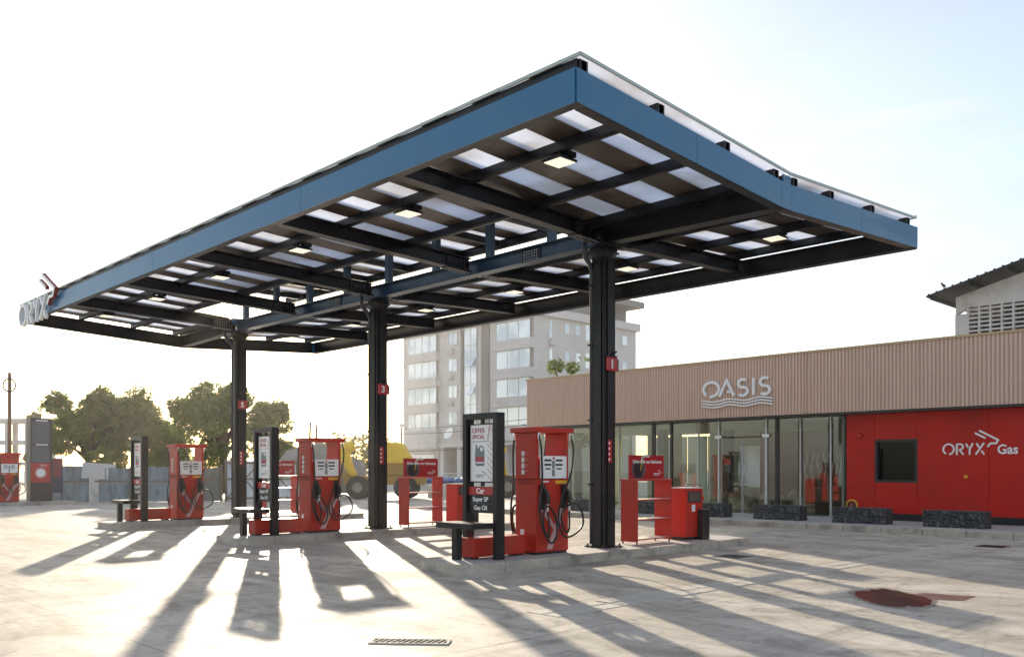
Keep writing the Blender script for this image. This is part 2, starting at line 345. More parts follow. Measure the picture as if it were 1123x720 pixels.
# ------------------------------------------------------------------ logo shapes (letter height 1)
ORYX = [arc(.50, .5, .44, 240, 240 - 345 + 20, 22),                        # O with its gap low on the left
        [(1.18, 0), (1.18, .94)], [(1.18, .93)] + arc(1.45, .70, .23, 60, -90, 10) + [(1.36, .46)], [(1.36, .46), (1.72, .02)],
        [(1.92, .96), (2.10, .62)], [(2.48, .98), (2.22, .48), (2.22, 0)],
        [(3.36, 1.0), (2.70, .02)], [(2.76, .97), (2.97, .62)], [(3.16, .34), (3.38, .01)]]
HEAD = [[(2.64, 1.86), (3.46, 1.40)], [(2.98, 2.06), (4.46, 1.22), (4.30, .94), (3.86, .94), (3.64, .66)]]
OASIS = [arc(.50, .5, .44, 232, -112 + 12, 26),
         [(.97, .02), (1.37, .98), (1.77, .02)], [(1.40, .30), (1.60, .30)],
         arc(2.26, .73, .24, 40, 270, 14)[:-1] + arc(2.26, .26, .25, 90, -140, 14),
         [(2.82, 0), (2.82, 1)],
         arc(3.42, .73, .24, 40, 270, 14)[:-1] + arc(3.42, .26, .25, 90, -140, 14)]
def logo(strokes, h, w, depth, O, right, off=0.0, sx=1.0):
    b = MB()
    for st in strokes: b.stroke([(x * h * sx, y * h) for x, y in st], w, depth, O, right, off=off)
    return b

# ------------------------------------------------------------------ setting: ground
g = MB(); g.add([(-900, -300, 0), (600, -300, 0), (600, 900, 0), (-900, 900, 0)], [(0, 1, 2, 3)])
tag(g.build('ground', M_ground), kind='structure')
# drainage strip of small blocks under the canopy edge
ch = MB(); y = 7.0
while y < 21.5:
    for c in range(2):
        w = .24; L = .38 + rnd.uniform(-.02, .02)
        x0 = -7.02 + c * .25; ch.box(x0 + .008, x0 + w - .004, y + .008, y + L - .008, -.02, .005 + rnd.uniform(0, .006))
    y += .39
tag(ch.build('drainage_channel', mat('channel_blocks', (.48, .44, .38), .8, var=.3, scale=3, bump=.5, dirt=(.3, .28, .25), dirt_amt=.5, dscale=3), bevel=.008), kind='structure')
# puddle
def cam_pt(X, d, z=0): return (X * .695 - d * .719, X * .719 + d * .695, z)
P = []
for i in range(56):
    a = 2 * math.pi * i / 56; rr = 1 + .22 * noise.noise(Vector((math.cos(a) * 1.5, math.sin(a) * 1.5, 4))) + .14 * noise.noise(Vector((math.cos(a) * 5, math.sin(a) * 5, 9)))
    P.append(cam_pt(4.70 + math.cos(a) * .40 * rr + .12 * math.sin(a), 11.0 + math.sin(a) * .80 * rr, .004))
T = [(4.85, 11.7), (5.2, 11.45), (5.5, 11.3), (5.75, 11.05), (5.72, 10.85), (5.4, 10.8), (5.15, 10.75), (4.9, 10.6)]
c0 = Vector(cam_pt(4.75, 11.0))
dm = MB(); dm.add([tuple(c0 + (Vector(p) - c0) * (1.14 + .12 * noise.noise(Vector(p) * 4)) + Vector((0, 0, -.0015)) ) for p in P], [tuple(range(56))])
tag(dm.build('damp_patch', mat('damp_concrete', (.20, .15, .115), .45, var=.5, scale=4)), kind='structure')
ts = MB(); tt = []
for k in range(30):
    a = 2 * math.pi * k / 30; tt.append(cam_pt(5.30 + .50 * math.cos(a) * (1 + .1 * math.sin(3 * a)), 11.08 + .30 * math.sin(a) * (1 + .25 * math.sin(5 * a + 1)) * (1 - .35 * math.cos(a)), .0033))
ts.add(tt, [tuple(range(30))]); tag(ts.build('stain', mat('rust_stain', (.13, .05, .028), .4, var=.5, scale=4)), kind='structure')
pd = MB(); pd.add(P, [tuple(range(56))])
tag(pd.build('puddle', M_puddle), kind='structure')
# shop platform
pf = MB(); pf.box(-27.5, 6, 22.25, 34, -.05, .15)
tag(pf.build('pavement', M_conc_top), kind='structure')
kb = MB(); x = -27.5
while x < 6:
    kb.box(x + .006, x + 1.0 - .006, 22.0, 22.245, -.05, .156 + rnd.uniform(-.006, .006)); x += 1.0
tag(kb.build('kerb', M_conc_k, bevel=.02), kind='structure')

# drain grate and manholes
gr = thing('drain_grate', (-6.55, 5.02, 0), 'slotted dark metal drain grate let into the concrete in the foreground', 'drain grate', rz=R(42))
b = MB(); W, D = .37, .115
b.box(-W, W, -D, -D + .025, 0, .012).box(-W, W, D - .025, D, 0, .012).box(-W, -W + .025, -D + .025, D - .025, 0, .012).box(W - .025, W, -D + .025, D - .025, 0, .012); b.build('frame', M_conc_k, gr)
b = MB()
for i in range(13): x = -W + .05 + i * (2 * W - .1) / 12; b.bar((x - .025, -D + .03, .006), (x + .025, D - .03, .006), .014, .008)
b.build('slats', M_conc_k, gr)
b = MB(); b.box(-W + .025, W - .025, -D + .025, D - .025, .0005, .0025); b.build('pit_shade', mat('pit_shade', (.02, .018, .016), .9), gr)  # flat dark plate painted for the shade inside the drain
for (x, y, s, lab) in ((-8.83, 14.15, .26, 'square dark manhole cover beyond the end of the island with column 1'), (-6.25, 19.84, .27, 'square dark manhole cover near the kerb before the red shop wall')):
    t = thing('manhole_cover', (x, y, 0), lab, 'manhole cover', 'manhole covers in the forecourt')
    b = MB(); b.box(-s - .03, s + .03, -s - .03, s + .03, 0, .006); b.build('frame', M_conc_k, t)
    b = MB(); b.box(-s, s, -s, s, .0062, .012)
    for i in range(5): b.box(-s + .05, s - .05, -s + .07 + i * .1, -s + .09 + i * .1, .012, .016)
    b.build('lid', M_dkmetal, t)

# ------------------------------------------------------------------ canopy
XR, XL, YF, YB, YV = -6.87, -28.6, 7.67, 17.53, 12.5
CX = (-10.7, -17.87, -25.05); CY = 12.72
def zb(y): return 5.59 + .27 * abs(y - YV) / 4.9
def zs(y): return zb(y) + .40 + .125
can = thing('petrol_canopy', (-17.87, 12.72, 0), 'big black and blue butterfly canopy on three black columns over the fuel pumps', 'canopy')
# fascia panels
xs = [XR, -12.95, -19.0, -25.05, XL]
for i in range(4):
    for yy, nm in ((YF, 'f'), (YB, 'b')):
        b = MB(); s_ = 1 if nm == 'b' else -1
        b.box(xs[i + 1] + .004, xs[i] - .004, min(yy, yy + s_ * .015), max(yy, yy + s_ * .015), zb(YF), zb(YF) + .40)
        b.box(xs[i + 1] + .004, xs[i] - .004, min(yy, yy + s_ * .02), max(yy, yy + s_ * .02), zb(YF) - .008, zb(YF))
        b.build('fascia_panel', M_blue, can, True)
ysd = [YF, 10.1, 12.35, 12.66, 15.1, YB]
for xx, s_ in ((XR, 1), (XL, -1)):
    for i in range(5):
        b = MB(); y0, y1 = ysd[i] + .004, ysd[i + 1] - .004
        b.beam((xx + s_ * .008, y0, zb(y0) + .2), (xx + s_ * .008, y1, zb(y1) + .2), .016, .40)
        b.build('fascia_panel', M_blue, can, True)
b = MB()
for yy, s_ in ((YF, 1), (YB, -1)):
    y0 = yy + s_ * .012
    b.box(XL + .01, XR - .01, min(y0, y0 + s_ * .012), max(y0, y0 + s_ * .012), zb(YF) + .01, zb(YF) + .395)
    b.box(XL + .01, XR - .01, min(y0, y0 + s_ * .14), max(y0, y0 + s_ * .14), zb(YF), zb(YF) + .012)
    b.box(XL + .01, XR - .01, min(y0, y0 + s_ * .10), max(y0, y0 + s_ * .10), zb(YF) + .383, zb(YF) + .397)
for xx, s_ in ((XR, -1), (XL, 1)):
    for (y0, y1) in ((YF + .16, YV), (YV, YB - .16)):
        b.beam((xx + s_ * .02, y0, zb(y0) + .2), (xx + s_ * .02, y1, zb(y1) + .2), .014, .37)
        b.beam((xx + s_ * .085, y0, zb(y0) + .006), (xx + s_ * .085, y1, zb(y1) + .006), .15, .012)
b.box(XL + .01, XR - .01, YF + .03, YF + .045, zb(YF) + .398, zs(YF) - .001)
b.build('edge_channel', M_black, can, True)
# main cross beams
beamx = (-10.7, -14.28, -17.87, -21.45, -25.05)
def zm(y): return 5.80 + .16 * abs(y - 12.6) / 4.9
def bolts(b, x, y0, y1, z0, z1, ny, nz, side=1):
    for i in range(ny):
        for j in range(nz):
            yy = y0 + (y1 - y0) * i / (ny - 1); zz = z0 + (z1 - z0) * j / max(1, nz - 1)
            b.tube([(x, yy, zz), (x + side * .02, yy, zz)], .014, 6, smooth=False)
for x in beamx:
    for (ya, yb_) in ((YF + .16, 12.50), (12.78, YB - .16)):
        b = MB(); b.ibeam((x, ya, zm(ya)), (x, yb_, zm(yb_)), .22, .28, .018); o = b.build('main_beam', M_black, can, True)
        yi = yb_ if ya < 12 else ya; sg = -1 if ya < 12 else 1
        b = MB()
        for sx in (1, -1):
            p = (x + sx * .022, yi, zm(yi) + .14); q = (x + sx * .022, yi + sg * .62, zm(yi + sg * .62) + .14); b.beam(p, q, .016, .23)
        b.beam((x, yi, zm(yi) - .008), (x, yi + sg * .66, zm(yi + sg * .66) - .008), .22, .014); b.build('splice_plate', M_black, o, True)
        b = MB()
        for sx in (1,):
            for k in range(8):
                if k in (3, 4): continue
                yy = yi + sg * (.06 + k * .075); bolts(b, x + sx * .03, yy, yy + .001, zm(yy) + .05, zm(yy) + .22, 2, 4, sx)
        for k in range(8):
            yy = yi + sg * (.06 + k * .075)
            for dx in (-.085, -.05, .05, .085): b.tube([(x + dx, yy, zm(yy) - .016), (x + dx, yy, zm(yy) - .034)], .012, 6, smooth=False)
        b.build('bolts', M_zinc, o, True)
# end frames
# spine
b = MB(); b.ibeam((-25.05, 12.64, 5.74), (-10.7, 12.64, 5.74), .26, .30, .02)
sp = b.build('spine_beam', M_spine, can, True)
for k in range(2):
    b = MB(); xm = (-12.5, -19.6)[k]
    bolts_ = MB()
    for i in range(6):
        for j in range(4): bolts_.tube([(xm - .18 + i * .07, 12.63, 5.80 + j * .055), (xm - .18 + i * .07, 12.598, 5.80 + j * .055)], .014, 6, smooth=False)
    for i in range(7):
        for dy in (-.1, -.06, .06, .1): bolts_.tube([(xm - .21 + i * .07, 12.64 + dy, 5.735), (xm - .21 + i * .07, 12.64 + dy, 5.722)], .012, 6, smooth=False)
    bolts_.build('bolts', M_zinc, sp, True)
    b.box(xm - .26, xm + .26, 12.612, 12.628, 5.765, 6.015); b.build('splice_plate', M_black, sp, True)
for (xa, xb, za, zb_) in ((-10.68, XR - .03, 5.74, 5.61), (-25.07, XL + .03, 5.74, 5.61)):
    b = MB(); b.ibeam((xa, 12.60, za), (xb, 12.50, zb_), .26, .34, .02); b.build('end_spine', M_black, can, True)
# purlins
def purlin(xa, xb, y, z=None, h=.16):
    b = MB(); z = z if z is not None else zs(y)
    b.beam((xa, y, z - h / 2 - .001), (xb, y, z - h / 2 - .001), .08, h - .026)
    b.beam((xa, y + .03, z - .007), (xb, y + .03, z - .007), .07, .012); b.beam((xa, y + .03, z - h + .007), (xb, y + .03, z - h + .007), .07, .012)
    b.box(xb - .14, xb, y - .075, y + .07, z - h - .001, z - .001) if xb > xa else None
    return b.build('purlin', M_black, can, True)
for y in (7.80, 9.3, 10.85, 14.0, 15.55, 17.1): purlin(XL + .01, XR + .012, y)
for y in (12.2, 12.78):
    purlin(-10.62, XR + .012, y); purlin(XL + .01, -25.1, y)
for (xa, xb) in ((-10.9, XR + .014), (XL, -24.9)):
    b = MB(); b.box(xa, xb - .03, 12.40, 12.62, zs(12.5) - .17, zs(12.5) - .02); b.build('gutter', M_black, can, True)
    b = MB(); b.box(xb - .028, xb, 12.41, 12.63, zs(12.5) - .16, zs(12.5) - .0); b.build('gutter_end', M_blue, can, True)
# roof sheets: alternating dark and translucent strips
def strip(x0, x1, y0, y1, f, m, nm):
    b = MB(); ym = [y0, y1]
    for a, c in zip(ym[:-1], ym[1:]):
        b.add([(x0, a, f(a)), (x1, a, f(a)), (x1, c, f(c)), (x0, c, f(c)), (x0, a, f(a) + .012), (x1, a, f(a) + .012), (x1, c, f(c) + .012), (x0, c, f(c) + .012)],
              [(3, 2, 1, 0), (4, 5, 6, 7), (0, 1, 5, 4), (1, 2, 6, 5), (2, 3, 7, 6), (3, 0, 4, 7)])
    if m is M_roofdark:
        for xr in (x0 + .02, x1 - .02): b.beam((xr, y0, f(y0) + .03), (xr, y1, f(y1) + .03), .03, .035)
    return b.build(nm, m, can, True)
edges = [(-6.80, -7.12, 1)]
x = -7.12; light = 0
while x > XL - .02:
    w = .53; nx = max(x - w, XL - .08); edges.append((x, nx, light)); x = nx; light = 1 - light
for (xa, xb, lt) in edges:
    inner = (xa < -10.6 and xb > -25.2)
    m_, nm = (M_sky, 'skylight_panel') if lt else (M_roofdark, 'roof_sheet')
    strip(xb, xa, YF + .0, 11.0 if inner else 12.44, zs, m_, nm)
    strip(xb, xa, 13.9 if inner else 12.56, YB - .28, zs, m_, nm)
b = MB(); zf = zs(YF)
b.box(XL - .1, -6.79, YF - .02, YF - .001, zf - .012, zf + .03); b.box(XL - .1, -6.77, YB - .28, YB - .26, zf - .012, zf + .045)
for (y0, y1) in ((YF - .001, YV), (YV, YB - .28)):
    for xx in (-6.79, XL - .1): b.beam((xx, y0, zs(y0) + .008), (xx, y1, zs(y1) + .008), .02, .04)
b.build('drip_edge', M_edge, can, True)
x = -6.95
while x > XL: b = MB(); b.tube([(x, YF + .03, zf + .01), (x, YF + .03, zf + .05)], .016, 6, smooth=False); b.build('roof_screw', M_zinc, can, True); x -= .53
# raised lantern along the middle
ZL = 6.98
for i in range(27):
    xa = -10.75 - i * .53; 
    m_, nm = (M_sky, 'skylight_panel') if i % 2 == 0 else (M_roofdark, 'roof_sheet')
    strip(xa - .53, xa, 10.95, 14.35, lambda y: ZL, m_, nm)
b = MB()
for y in (11.0, 12.64, 14.3): b.ibeam((-25.1, y, ZL - .20), (-10.7, y, ZL - .20), .1, .19, .012)
b.build('lantern_rail', M_black, can, True)
b = MB()
x = -11.6
while x > -25:
    for y0, y1 in ((11.06, 12.58), (12.70, 14.24)):
        b = MB(); b.ibeam((x, y0, ZL - .17), (x, y1, ZL - .17), .09, .15, .012); b.build('lantern_rafter', M_black, can, True)
    x -= 1.79
x = -11.95
while x > -25.0:
    b = MB(); b.box(x - .075, x + .075, 12.57, 12.71, 6.045, ZL - .205); b.build('post', M_spine, can, True); x -= 1.79
# columns
for ci, x in enumerate(CX):
    b = MB(); z0, z1 = .15, 5.60; h_ = .165
    for s_ in (1, -1):
        b.box(x + s_ * h_ - .009, x + s_ * h_ + .009, CY - .085, CY + .085, z0, z1)
        b.box(x - .085, x + .085, CY + s_ * h_ - .009, CY + s_ * h_ + .009, z0, z1)
        for s2 in (1, -1):
            cx_, cy_ = x + s_ * .125, CY + s2 * .125
            b.box(cx_ - .028, cx_ + .028, cy_ - .006 + s2 * .022, cy_ + .006 + s2 * .022, z0, z1); b.box(cx_ - .006 + s_ * .022, cx_ + .006 + s_ * .022, cy_ - .027, cy_ + .027, z0, z1)
    b.box(x - .156, x + .156, CY - .008, CY + .008, z0, z1); b.box(x - .008, x + .008, CY - .156, CY - .008, z0, z1); b.box(x - .008, x + .008, CY + .008, CY + .156, z0, z1)
    b.box(x - .06, x + .06, CY - .06, CY + .06, z0, z1)
    col = b.build('column', M_black, can, True)
    b = MB(); b.box(x - .25, x + .25, CY - .25, CY + .25, .15, .175)
    for sx in (1, -1):
        for sy in (1, -1): b.cyl((x + sx * .21, CY + sy * .21, .175), .018, .04, seg=6)
    b.build('base_plate', M_black, col, True)
    b = MB(); b.box(x - .21, x + .21, CY - .21, CY + .21, 5.60, 5.625); b.box(x - .24, x + .24, CY - .24, CY + .24, 5.70, 5.735)
    b.tube([(x, CY, 5.46), (x, CY, 5.60)], [.17, .25], 8, smooth=False); b.box(x - .18, x + .18, CY - .18, CY + .18, 5.625, 5.70)
    for sx in (-.2, -.07, .07, .2):
        b.cyl((x + sx, CY - .2, 5.58), .016, .02, seg=6)
    b.build('column_head', M_black, col, True)
    b = MB(); b.tube([(x - .10, CY - .42, 5.78), (x - .10, CY - .42, 5.60), (x - .14, CY - .34, 5.50), (x - .17, CY - .20, 5.42), (x - .175, CY - .13, 5.30), (x - .175, CY - .13, .2)], .045, 10)
    b.build('downpipe', M_pipe, col, True)
    b = MB()
    for zz in (1.3, 2.5, 3.9, 5.0): b.box(x - .232, x - .118, CY - .188, CY - .072, zz, zz + .03)
    b.build('pipe_clip', M_black, col, True)
    b = MB(); b.box(x + .175, x + .177, CY - .08, CY + .03, 1.72, 2.14); st = b.build('safety_sticker', M_reddeep, col, True)
    b = MB()
    for k in range(4): b.box(x + .178, x + .1795, CY - .065, CY - .025, 1.76 + k * .10, 1.80 + k * .10)
    b.build('sticker_icons', M_white, col, True)
# number boxes
for x, d, z in zip(CX, '135', (3.54, 3.54, 3.54)):
    t = thing('number_sign', (x + .176, CY, z), 'red box sign with the white number %s fixed to a black canopy column' % d, 'number sign', 'number boxes on the canopy columns')
    b = MB(); b.box(.0, .05, -.15, .15, -.13, .13); b.build('sign_box', M_reddeep, t, bevel=.02)
    b = MB(); b.box(.0, .04, -.13, .13, .131, .16); b.box(.0, .03, .151, .19, -.12, .10); b.tube([(.02, .0, .16), (.04, .12, .24)], .016, 6); b.build('bracket', M_black, t)
    text('number', d, .22, M_white, t, (.0525, -.02, -.075), '+x', bold=.006, sx=1.1)
# lights
lp = None; i = 0
for y in (9.42, 15.5):
    for k, x in enumerate((-8.75, -12.35, -15.95, -19.5, -23.1, -26.7)):
        zt = zs(y) - .16
        where = ('front' if y < 12 else 'rear')
        bay = ('between column 1 and the near end', 'just past column 1', 'just short of column 3', 'just past column 3', 'just short of column 5', 'beyond column 5')[k]
        lab = 'square lit lamp under the %s canopy wing, %s' % (where, bay)
        if lp is None:
            lp = thing('canopy_light', (x, y, zt), lab, 'ceiling light', 'square lamps under the canopy')
            b = MB(); b.box(-.18, .18, -.18, .18, -.085, -.05); b.box(-.14, .14, -.14, .14, -.05, -.02); b.build('housing', M_black, lp)
            b = MB(); b.box(-.03, .03, -.13, .13, -.02, .002); b.box(.02, .17, .0, .17, -.02, .06); b.build('bracket', M_black, lp)
            b = MB(); b.box(-.16, .16, -.16, .16, -.095, -.0855); df = b.build('diffuser', M_lamp, lp)
            b = MB()
            for q in range(6): b.box(-.15, .15, -.14 + q * .056 - .004, -.14 + q * .056 + .004, -.099, -.0955)
            b.build('louvre', M_alu, df)
        else:
            c = copy_tree(lp); c.location = (x, y, zt); c['label'] = lab
# fascia letters
t = thing('fascia_sign', (-28.2, YF - .1, 5.66), 'white ORYX letters with red antelope head mark at the far end of the canopy', 'sign')
b = logo(ORYX, .64, .085, .08, (-28.25, YF - .06, 5.66), (1, 0, 0), .02, sx=1.12); b.build('lettering', M_white, t, True)
b = logo([[(x - .1, y - .1) for x, y in s_] for s_ in HEAD], .62, .10, .09, (-28.15, YF - .05, 5.66), (1, 0, 0), .0, sx=1.12); b.build('emblem', mat('dull_red', (.22, .03, .03), .5), t, True)
b = logo([[(x - .1, y - .1) for x, y in s_] for s_ in HEAD], .62, .085, .012, (-28.15, YF - .05, 5.66), (1, 0, 0), .091, sx=1.12); b.build('emblem_face', M_white, t, True)

# ------------------------------------------------------------------ island furniture
names = ('with column 1, nearest the camera', 'with column 3, in the middle', 'with column 5, farthest of the three')
def rounded_rect(x0, x1, y0, y1, r, n=6):
    pts = []
    for cx_, cy_, a in ((x1 - r, y0 + r, -90), (x1 - r, y1 - r, 0), (x0 + r, y1 - r, 90), (x0 + r, y0 + r, 180)):
        for i in range(n + 1): pts.append((cx_ + r * math.cos(R(a + 90 * i / n)), cy_ + r * math.sin(R(a + 90 * i / n))))
    return pts
def island(loc, x0, x1, y0, y1, lab):
    t = thing('fuel_island', loc, lab, 'fuel island', 'raised concrete fuel islands')
    outer = rounded_rect(x0, x1, y0, y1, .42); inner = rounded_rect(x0 + .14, x1 - .14, y0 + .14, y1 - .14, .29); k = len(outer)
    b = MB(); rr = random.Random(3)
    vs = [(x, y, -.05) for x, y in outer] + [(x * 1.0, y, .135) for x, y in outer]
    inn = [((ox * .88 + ix * .12), (oy * .88 + iy * .12)) for (ox, oy), (ix, iy) in zip(outer, inner)]
    vs += [(x, y, .151) for x, y in inn] + [(x, y, .151) for x, y in inner]
    fs = [(a + i, a + (i + 1) % k, a + (i + 1) % k + k, a + i + k) for a in (0, k, 2 * k) for i in range(k)]
    b.add(vs, fs); b.build('kerb', M_conc_k, t)
    b = MB(); b.add([(x, y, .148) for x, y in inner] , [tuple(range(k))]); b.build('island_top', M_conc_top, t)
    # joints between kerb stones
    b = MB()
    yy = y0 + .8
    while yy < y1 - .5:
        b.box(x1 - .02, x1 + .002, yy, yy + .012, 0, .15); b.box(x0 - .002, x0 + .02, yy, yy + .012, 0, .15); yy += 1.0
    b.build('kerb_joints', M_plaster2, t)
    return t
for x, nm in zip(CX, names):
    island((x, 12.8, 0), -.70, .70, 8.72 - 12.8, 16.95 - 12.8, 'long raised concrete fuel island ' + nm)

def hose(pts, n=10):
    # catmull-rom through points
    P_ = [Vector(p) for p in pts]; P_ = [P_[0] * 2 - P_[1]] + P_ + [P_[-1] * 2 - P_[-2]]; out = []
    for i in range(1, len(P_) - 2):
        for k in range(n):
            t_ = k / n; a, b_, c, d = P_[i - 1:i + 3]
            out.append(.5 * ((2 * b_) + (-a + c) * t_ + (2 * a - 5 * b_ + 4 * c - d) * t_ ** 2 + (-a + 3 * b_ - 3 * c + d) * t_ ** 3))
    out.append(P_[-2]); return out

def make_pump(loc, lab, closed=False):
    # local: x from -.25..25 (depth), y 0...8 (width), z 0..2.16
    t = thing('fuel_pump', loc, lab, 'fuel pump', 'red fuel pumps')
    W_, Dp, H_ = .80, .25, 2.16
    b = MB(); b.box(-Dp, Dp, 0, W_, .04, 1.28); b.build('body', M_red, t, bevel=.008)
    b = MB(); b.box(-Dp + .02, Dp - .02, .02, W_ - .02, 0, .04); b.build('plinth', M_blackpl, t)
    if closed:
        b = MB(); b.box(-Dp, Dp, 0, W_, 1.285, H_ - .09); b.build('upper_body', M_red, t, bevel=.008)
    else:
        b = MB(); b.box(-Dp, Dp, .0, .06, 1.285, H_ - .09); b.build('side_post', M_red, t, bevel=.008)
        b = MB(); b.box(-Dp, Dp, W_ - .06, W_, 1.285, H_ - .09); b.build('side_post', M_red, t, bevel=.008)
        b = MB(); b.box(-Dp + .03, Dp - .03, .065, W_ - .065, 1.285, 1.63); b.build('display_housing', M_red, t, bevel=.006)
    b = MB(); b.box(-Dp - .07, Dp + .07, -.07, W_ + .07, H_ - .09, H_); b.build('top_cap', M_red, t, bevel=.012)
    # panel line on the body side
    for s_ in (1, -1):
        xf = s_ * Dp
        def xb(b, o0, o1, y0, y1, z0, z1):
            a, c = xf + s_ * o0, xf + s_ * o1
            b.box(min(a, c), max(a, c), y0, y1, z0, z1); return b
        b = MB(); xb(b, .0, .022, .085, W_ - .065, 1.29, 1.675); dp = b.build('display_panel', M_white, t, bevel=.006)
        b = MB()
        for yc in (.26, .54):
            for zc, hh, ww in ((1.60, .035, .085), (1.525, .035, .085), (1.455, .025, .06)): xb(b, .0225, .026, yc - ww, yc + ww, zc - hh / 2, zc + hh / 2)
        b.build('readout', M_lcd, dp)
        b = MB(); xb(b, .0225, .027, .365, .435, 1.46, 1.59); xb(b, .0225, .027, .365, .435, 1.33, 1.445); b.build('keypad', M_key, dp)
        b = MB()
        for r_ in range(4):
            for c_ in range(3):
                for zz in (1.472, 1.342): xb(b, .0275, .029, .373 + c_ * .021, .386 + c_ * .021, zz + r_ * .027, zz + .016 + r_ * .027)
        b.build('keys', M_alu, dp)
        b = MB(); b.cyl((min(xf + s_ * .0225, xf + s_ * .03), .40, 1.635), .022, .008, 'x', 14); b.build('stop_button', M_red, dp)
        # recess line and label
        b = MB(); xb(b, .0005, .004, .47, W_ - .04, 1.20, 1.255); b.build('yellow_label', M_yellow, t)
        b = MB(); xb(b, .0005, .003, .14, .30, 1.225, 1.25); b.build('small_label', M_cream, t)
        b = MB(); xb(b, .0005, .002, .0, W_, 1.279, 1.286); b.build('seam', M_blackpl, t)
        # stripe mark: two hatched bars
        b = MB(); rt = (0, s_, 0); O_ = (xf, 0 if s_ > 0 else W_, 0)
        for off_ in (-.045, -.015, .015, .045):
            b.stroke([(.13 + off_ * 1.1, .80), (.46 + off_ * .5, .42)], .026, .003, O_, rt, off=.0006)
            b.stroke([(.67 + off_ * 1.1, .80), (.32 + off_ * 1.1, .08)], .028, .0034, O_, rt, off=.0008)
        b.build('stripe_mark', M_lav, t)
        for yc in (.12, .66):
            b = MB(); xb(b, .0, .05, yc - .055, yc + .065, .77, 1.19); bt = b.build('nozzle_boot', M_blackpl, t, bevel=.01)
            # nozzle: spout, body, guard
            xo = xf + s_ * .085
            b = MB()
            b.tube(hose([(xf + s_ * .06, yc, 1.13), (xo, yc + .02, 1.10), (xo + s_ * .035, yc + .045, .98), (xo + s_ * .03, yc + .04, .86)], 5), [.016] * 6 + [.034] * 10, 8)
            b.lump((xo + s_ * .03, yc + .05, .95), .055, (.7, .8, 1.7), 2, .1, 2, True)
            b.build('nozzle', M_blackpl, bt)
            b = MB(); b.tube([(xo + s_ * .03, yc + .04, .87), (xo + s_ * .035, yc + .035, .73)], .017, 8); b.build('hose_swivel', M_white, bt)
            b = MB(); b.tube([(xf + s_ * .07, yc + .0, 1.13), (xo + s_ * .01, yc + .03, 1.06), (xo + s_ * .02, yc + .05, 1.0)], .010, 6); b.build('spout', M_zinc, bt)
        # hoses from under the cap to the nozzles
        y_top = (-.02, W_ + .02)
        xo = xf + s_ * .11
        h1 = [(xf + s_ * .04, .02, 2.05), (xf + s_ * .09, .03, 1.75), (xf + s_ * .10, .04, 1.2), (xf + s_ * .09, -.02, .80), (xf + s_ * .13, .04, .42), (xf + s_ * .16, .20, .20), (xf + s_ * .16, .34, .34), (xf + s_ * .14, .34, .60), (xf + s_ * .13, .20, .80), (xf + s_ * .13, .07, .78), (xf + s_ * .12, .05, .50), (xf + s_ * .13, .16, .30), (xf + s_ * .12, .19, .48), (xf + s_ * .115, .16, .74)]
        h2 = [(xf + s_ * .04, W_ - .0, 2.05), (xf + s_ * .09, W_ + .03, 1.80), (xf + s_ * .11, W_ - .06, 1.35), (xf + s_ * .12, .52, .98), (xf + s_ * .14, .40, .60), (xf + s_ * .16, .50, .32), (xf + s_ * .17, .72, .30), (xf + s_ * .17, .98, .46), (xf + s_ * .15, 1.0, .68), (xf + s_ * .13, .86, .84), (xf + s_ * .14, .60, .80), (xf + s_ * .14, .47, .62), (xf + s_ * .15, .56, .38), (xf + s_ * .13, .68, .42), (xf + s_ * .115, .70, .74)]
        for hp in (h1, h2):
            b = MB(); b.tube(hose(hp, 8), .018, 8); ho = b.build('hose', M_rubber, t)
            b = MB(); b.tube([(hp[0][0], hp[0][1], hp[0][2] + .03), (hp[0][0], hp[0][1], hp[0][2] - .10)], .021, 8); b.build('hose_fitting', M_white, ho)
    # -y side graphics
    b = MB()
    for k in range(4): b.box(-.10, -.035, -.003, -.0005, 1.36 + k * .105, 1.44 + k * .105)
    b.build('icon_stickers', M_cream, t)
    b = MB()
    for k in range(4):
        for q in range(2): b.box(-.02, .05 - .02 * q, -.002, -.0005, 1.415 + k * .105 - q * .028, 1.422 + k * .105 - q * .028)
    b.build('small_print', M_lav, t)
    b = MB()
    for k in range(14): b.box(-.20 + k * .03, -.188 + k * .03, -.003, -.0005, 1.19, 1.28)
    b.build('vent_slots', mat('vent_dark_red', (.22, .012, .01), .5), t)
    b = MB(); b.box(-.13, -.04, -.003, -.0005, .32, .42); b.build('paper_sticker', M_cream, t)
    return t
pump0 = make_pump((CX[0] - .01, 10.68, .15), 'red fuel pump with looped black hoses on the island with column 1')
for x, nm in zip(CX[1:], ('3', '5')):
    c = copy_tree(pump0); c.location = (x - .01, 10.68, .15); c['label'] = 'red fuel pump with looped black hoses on the island with column ' + nm

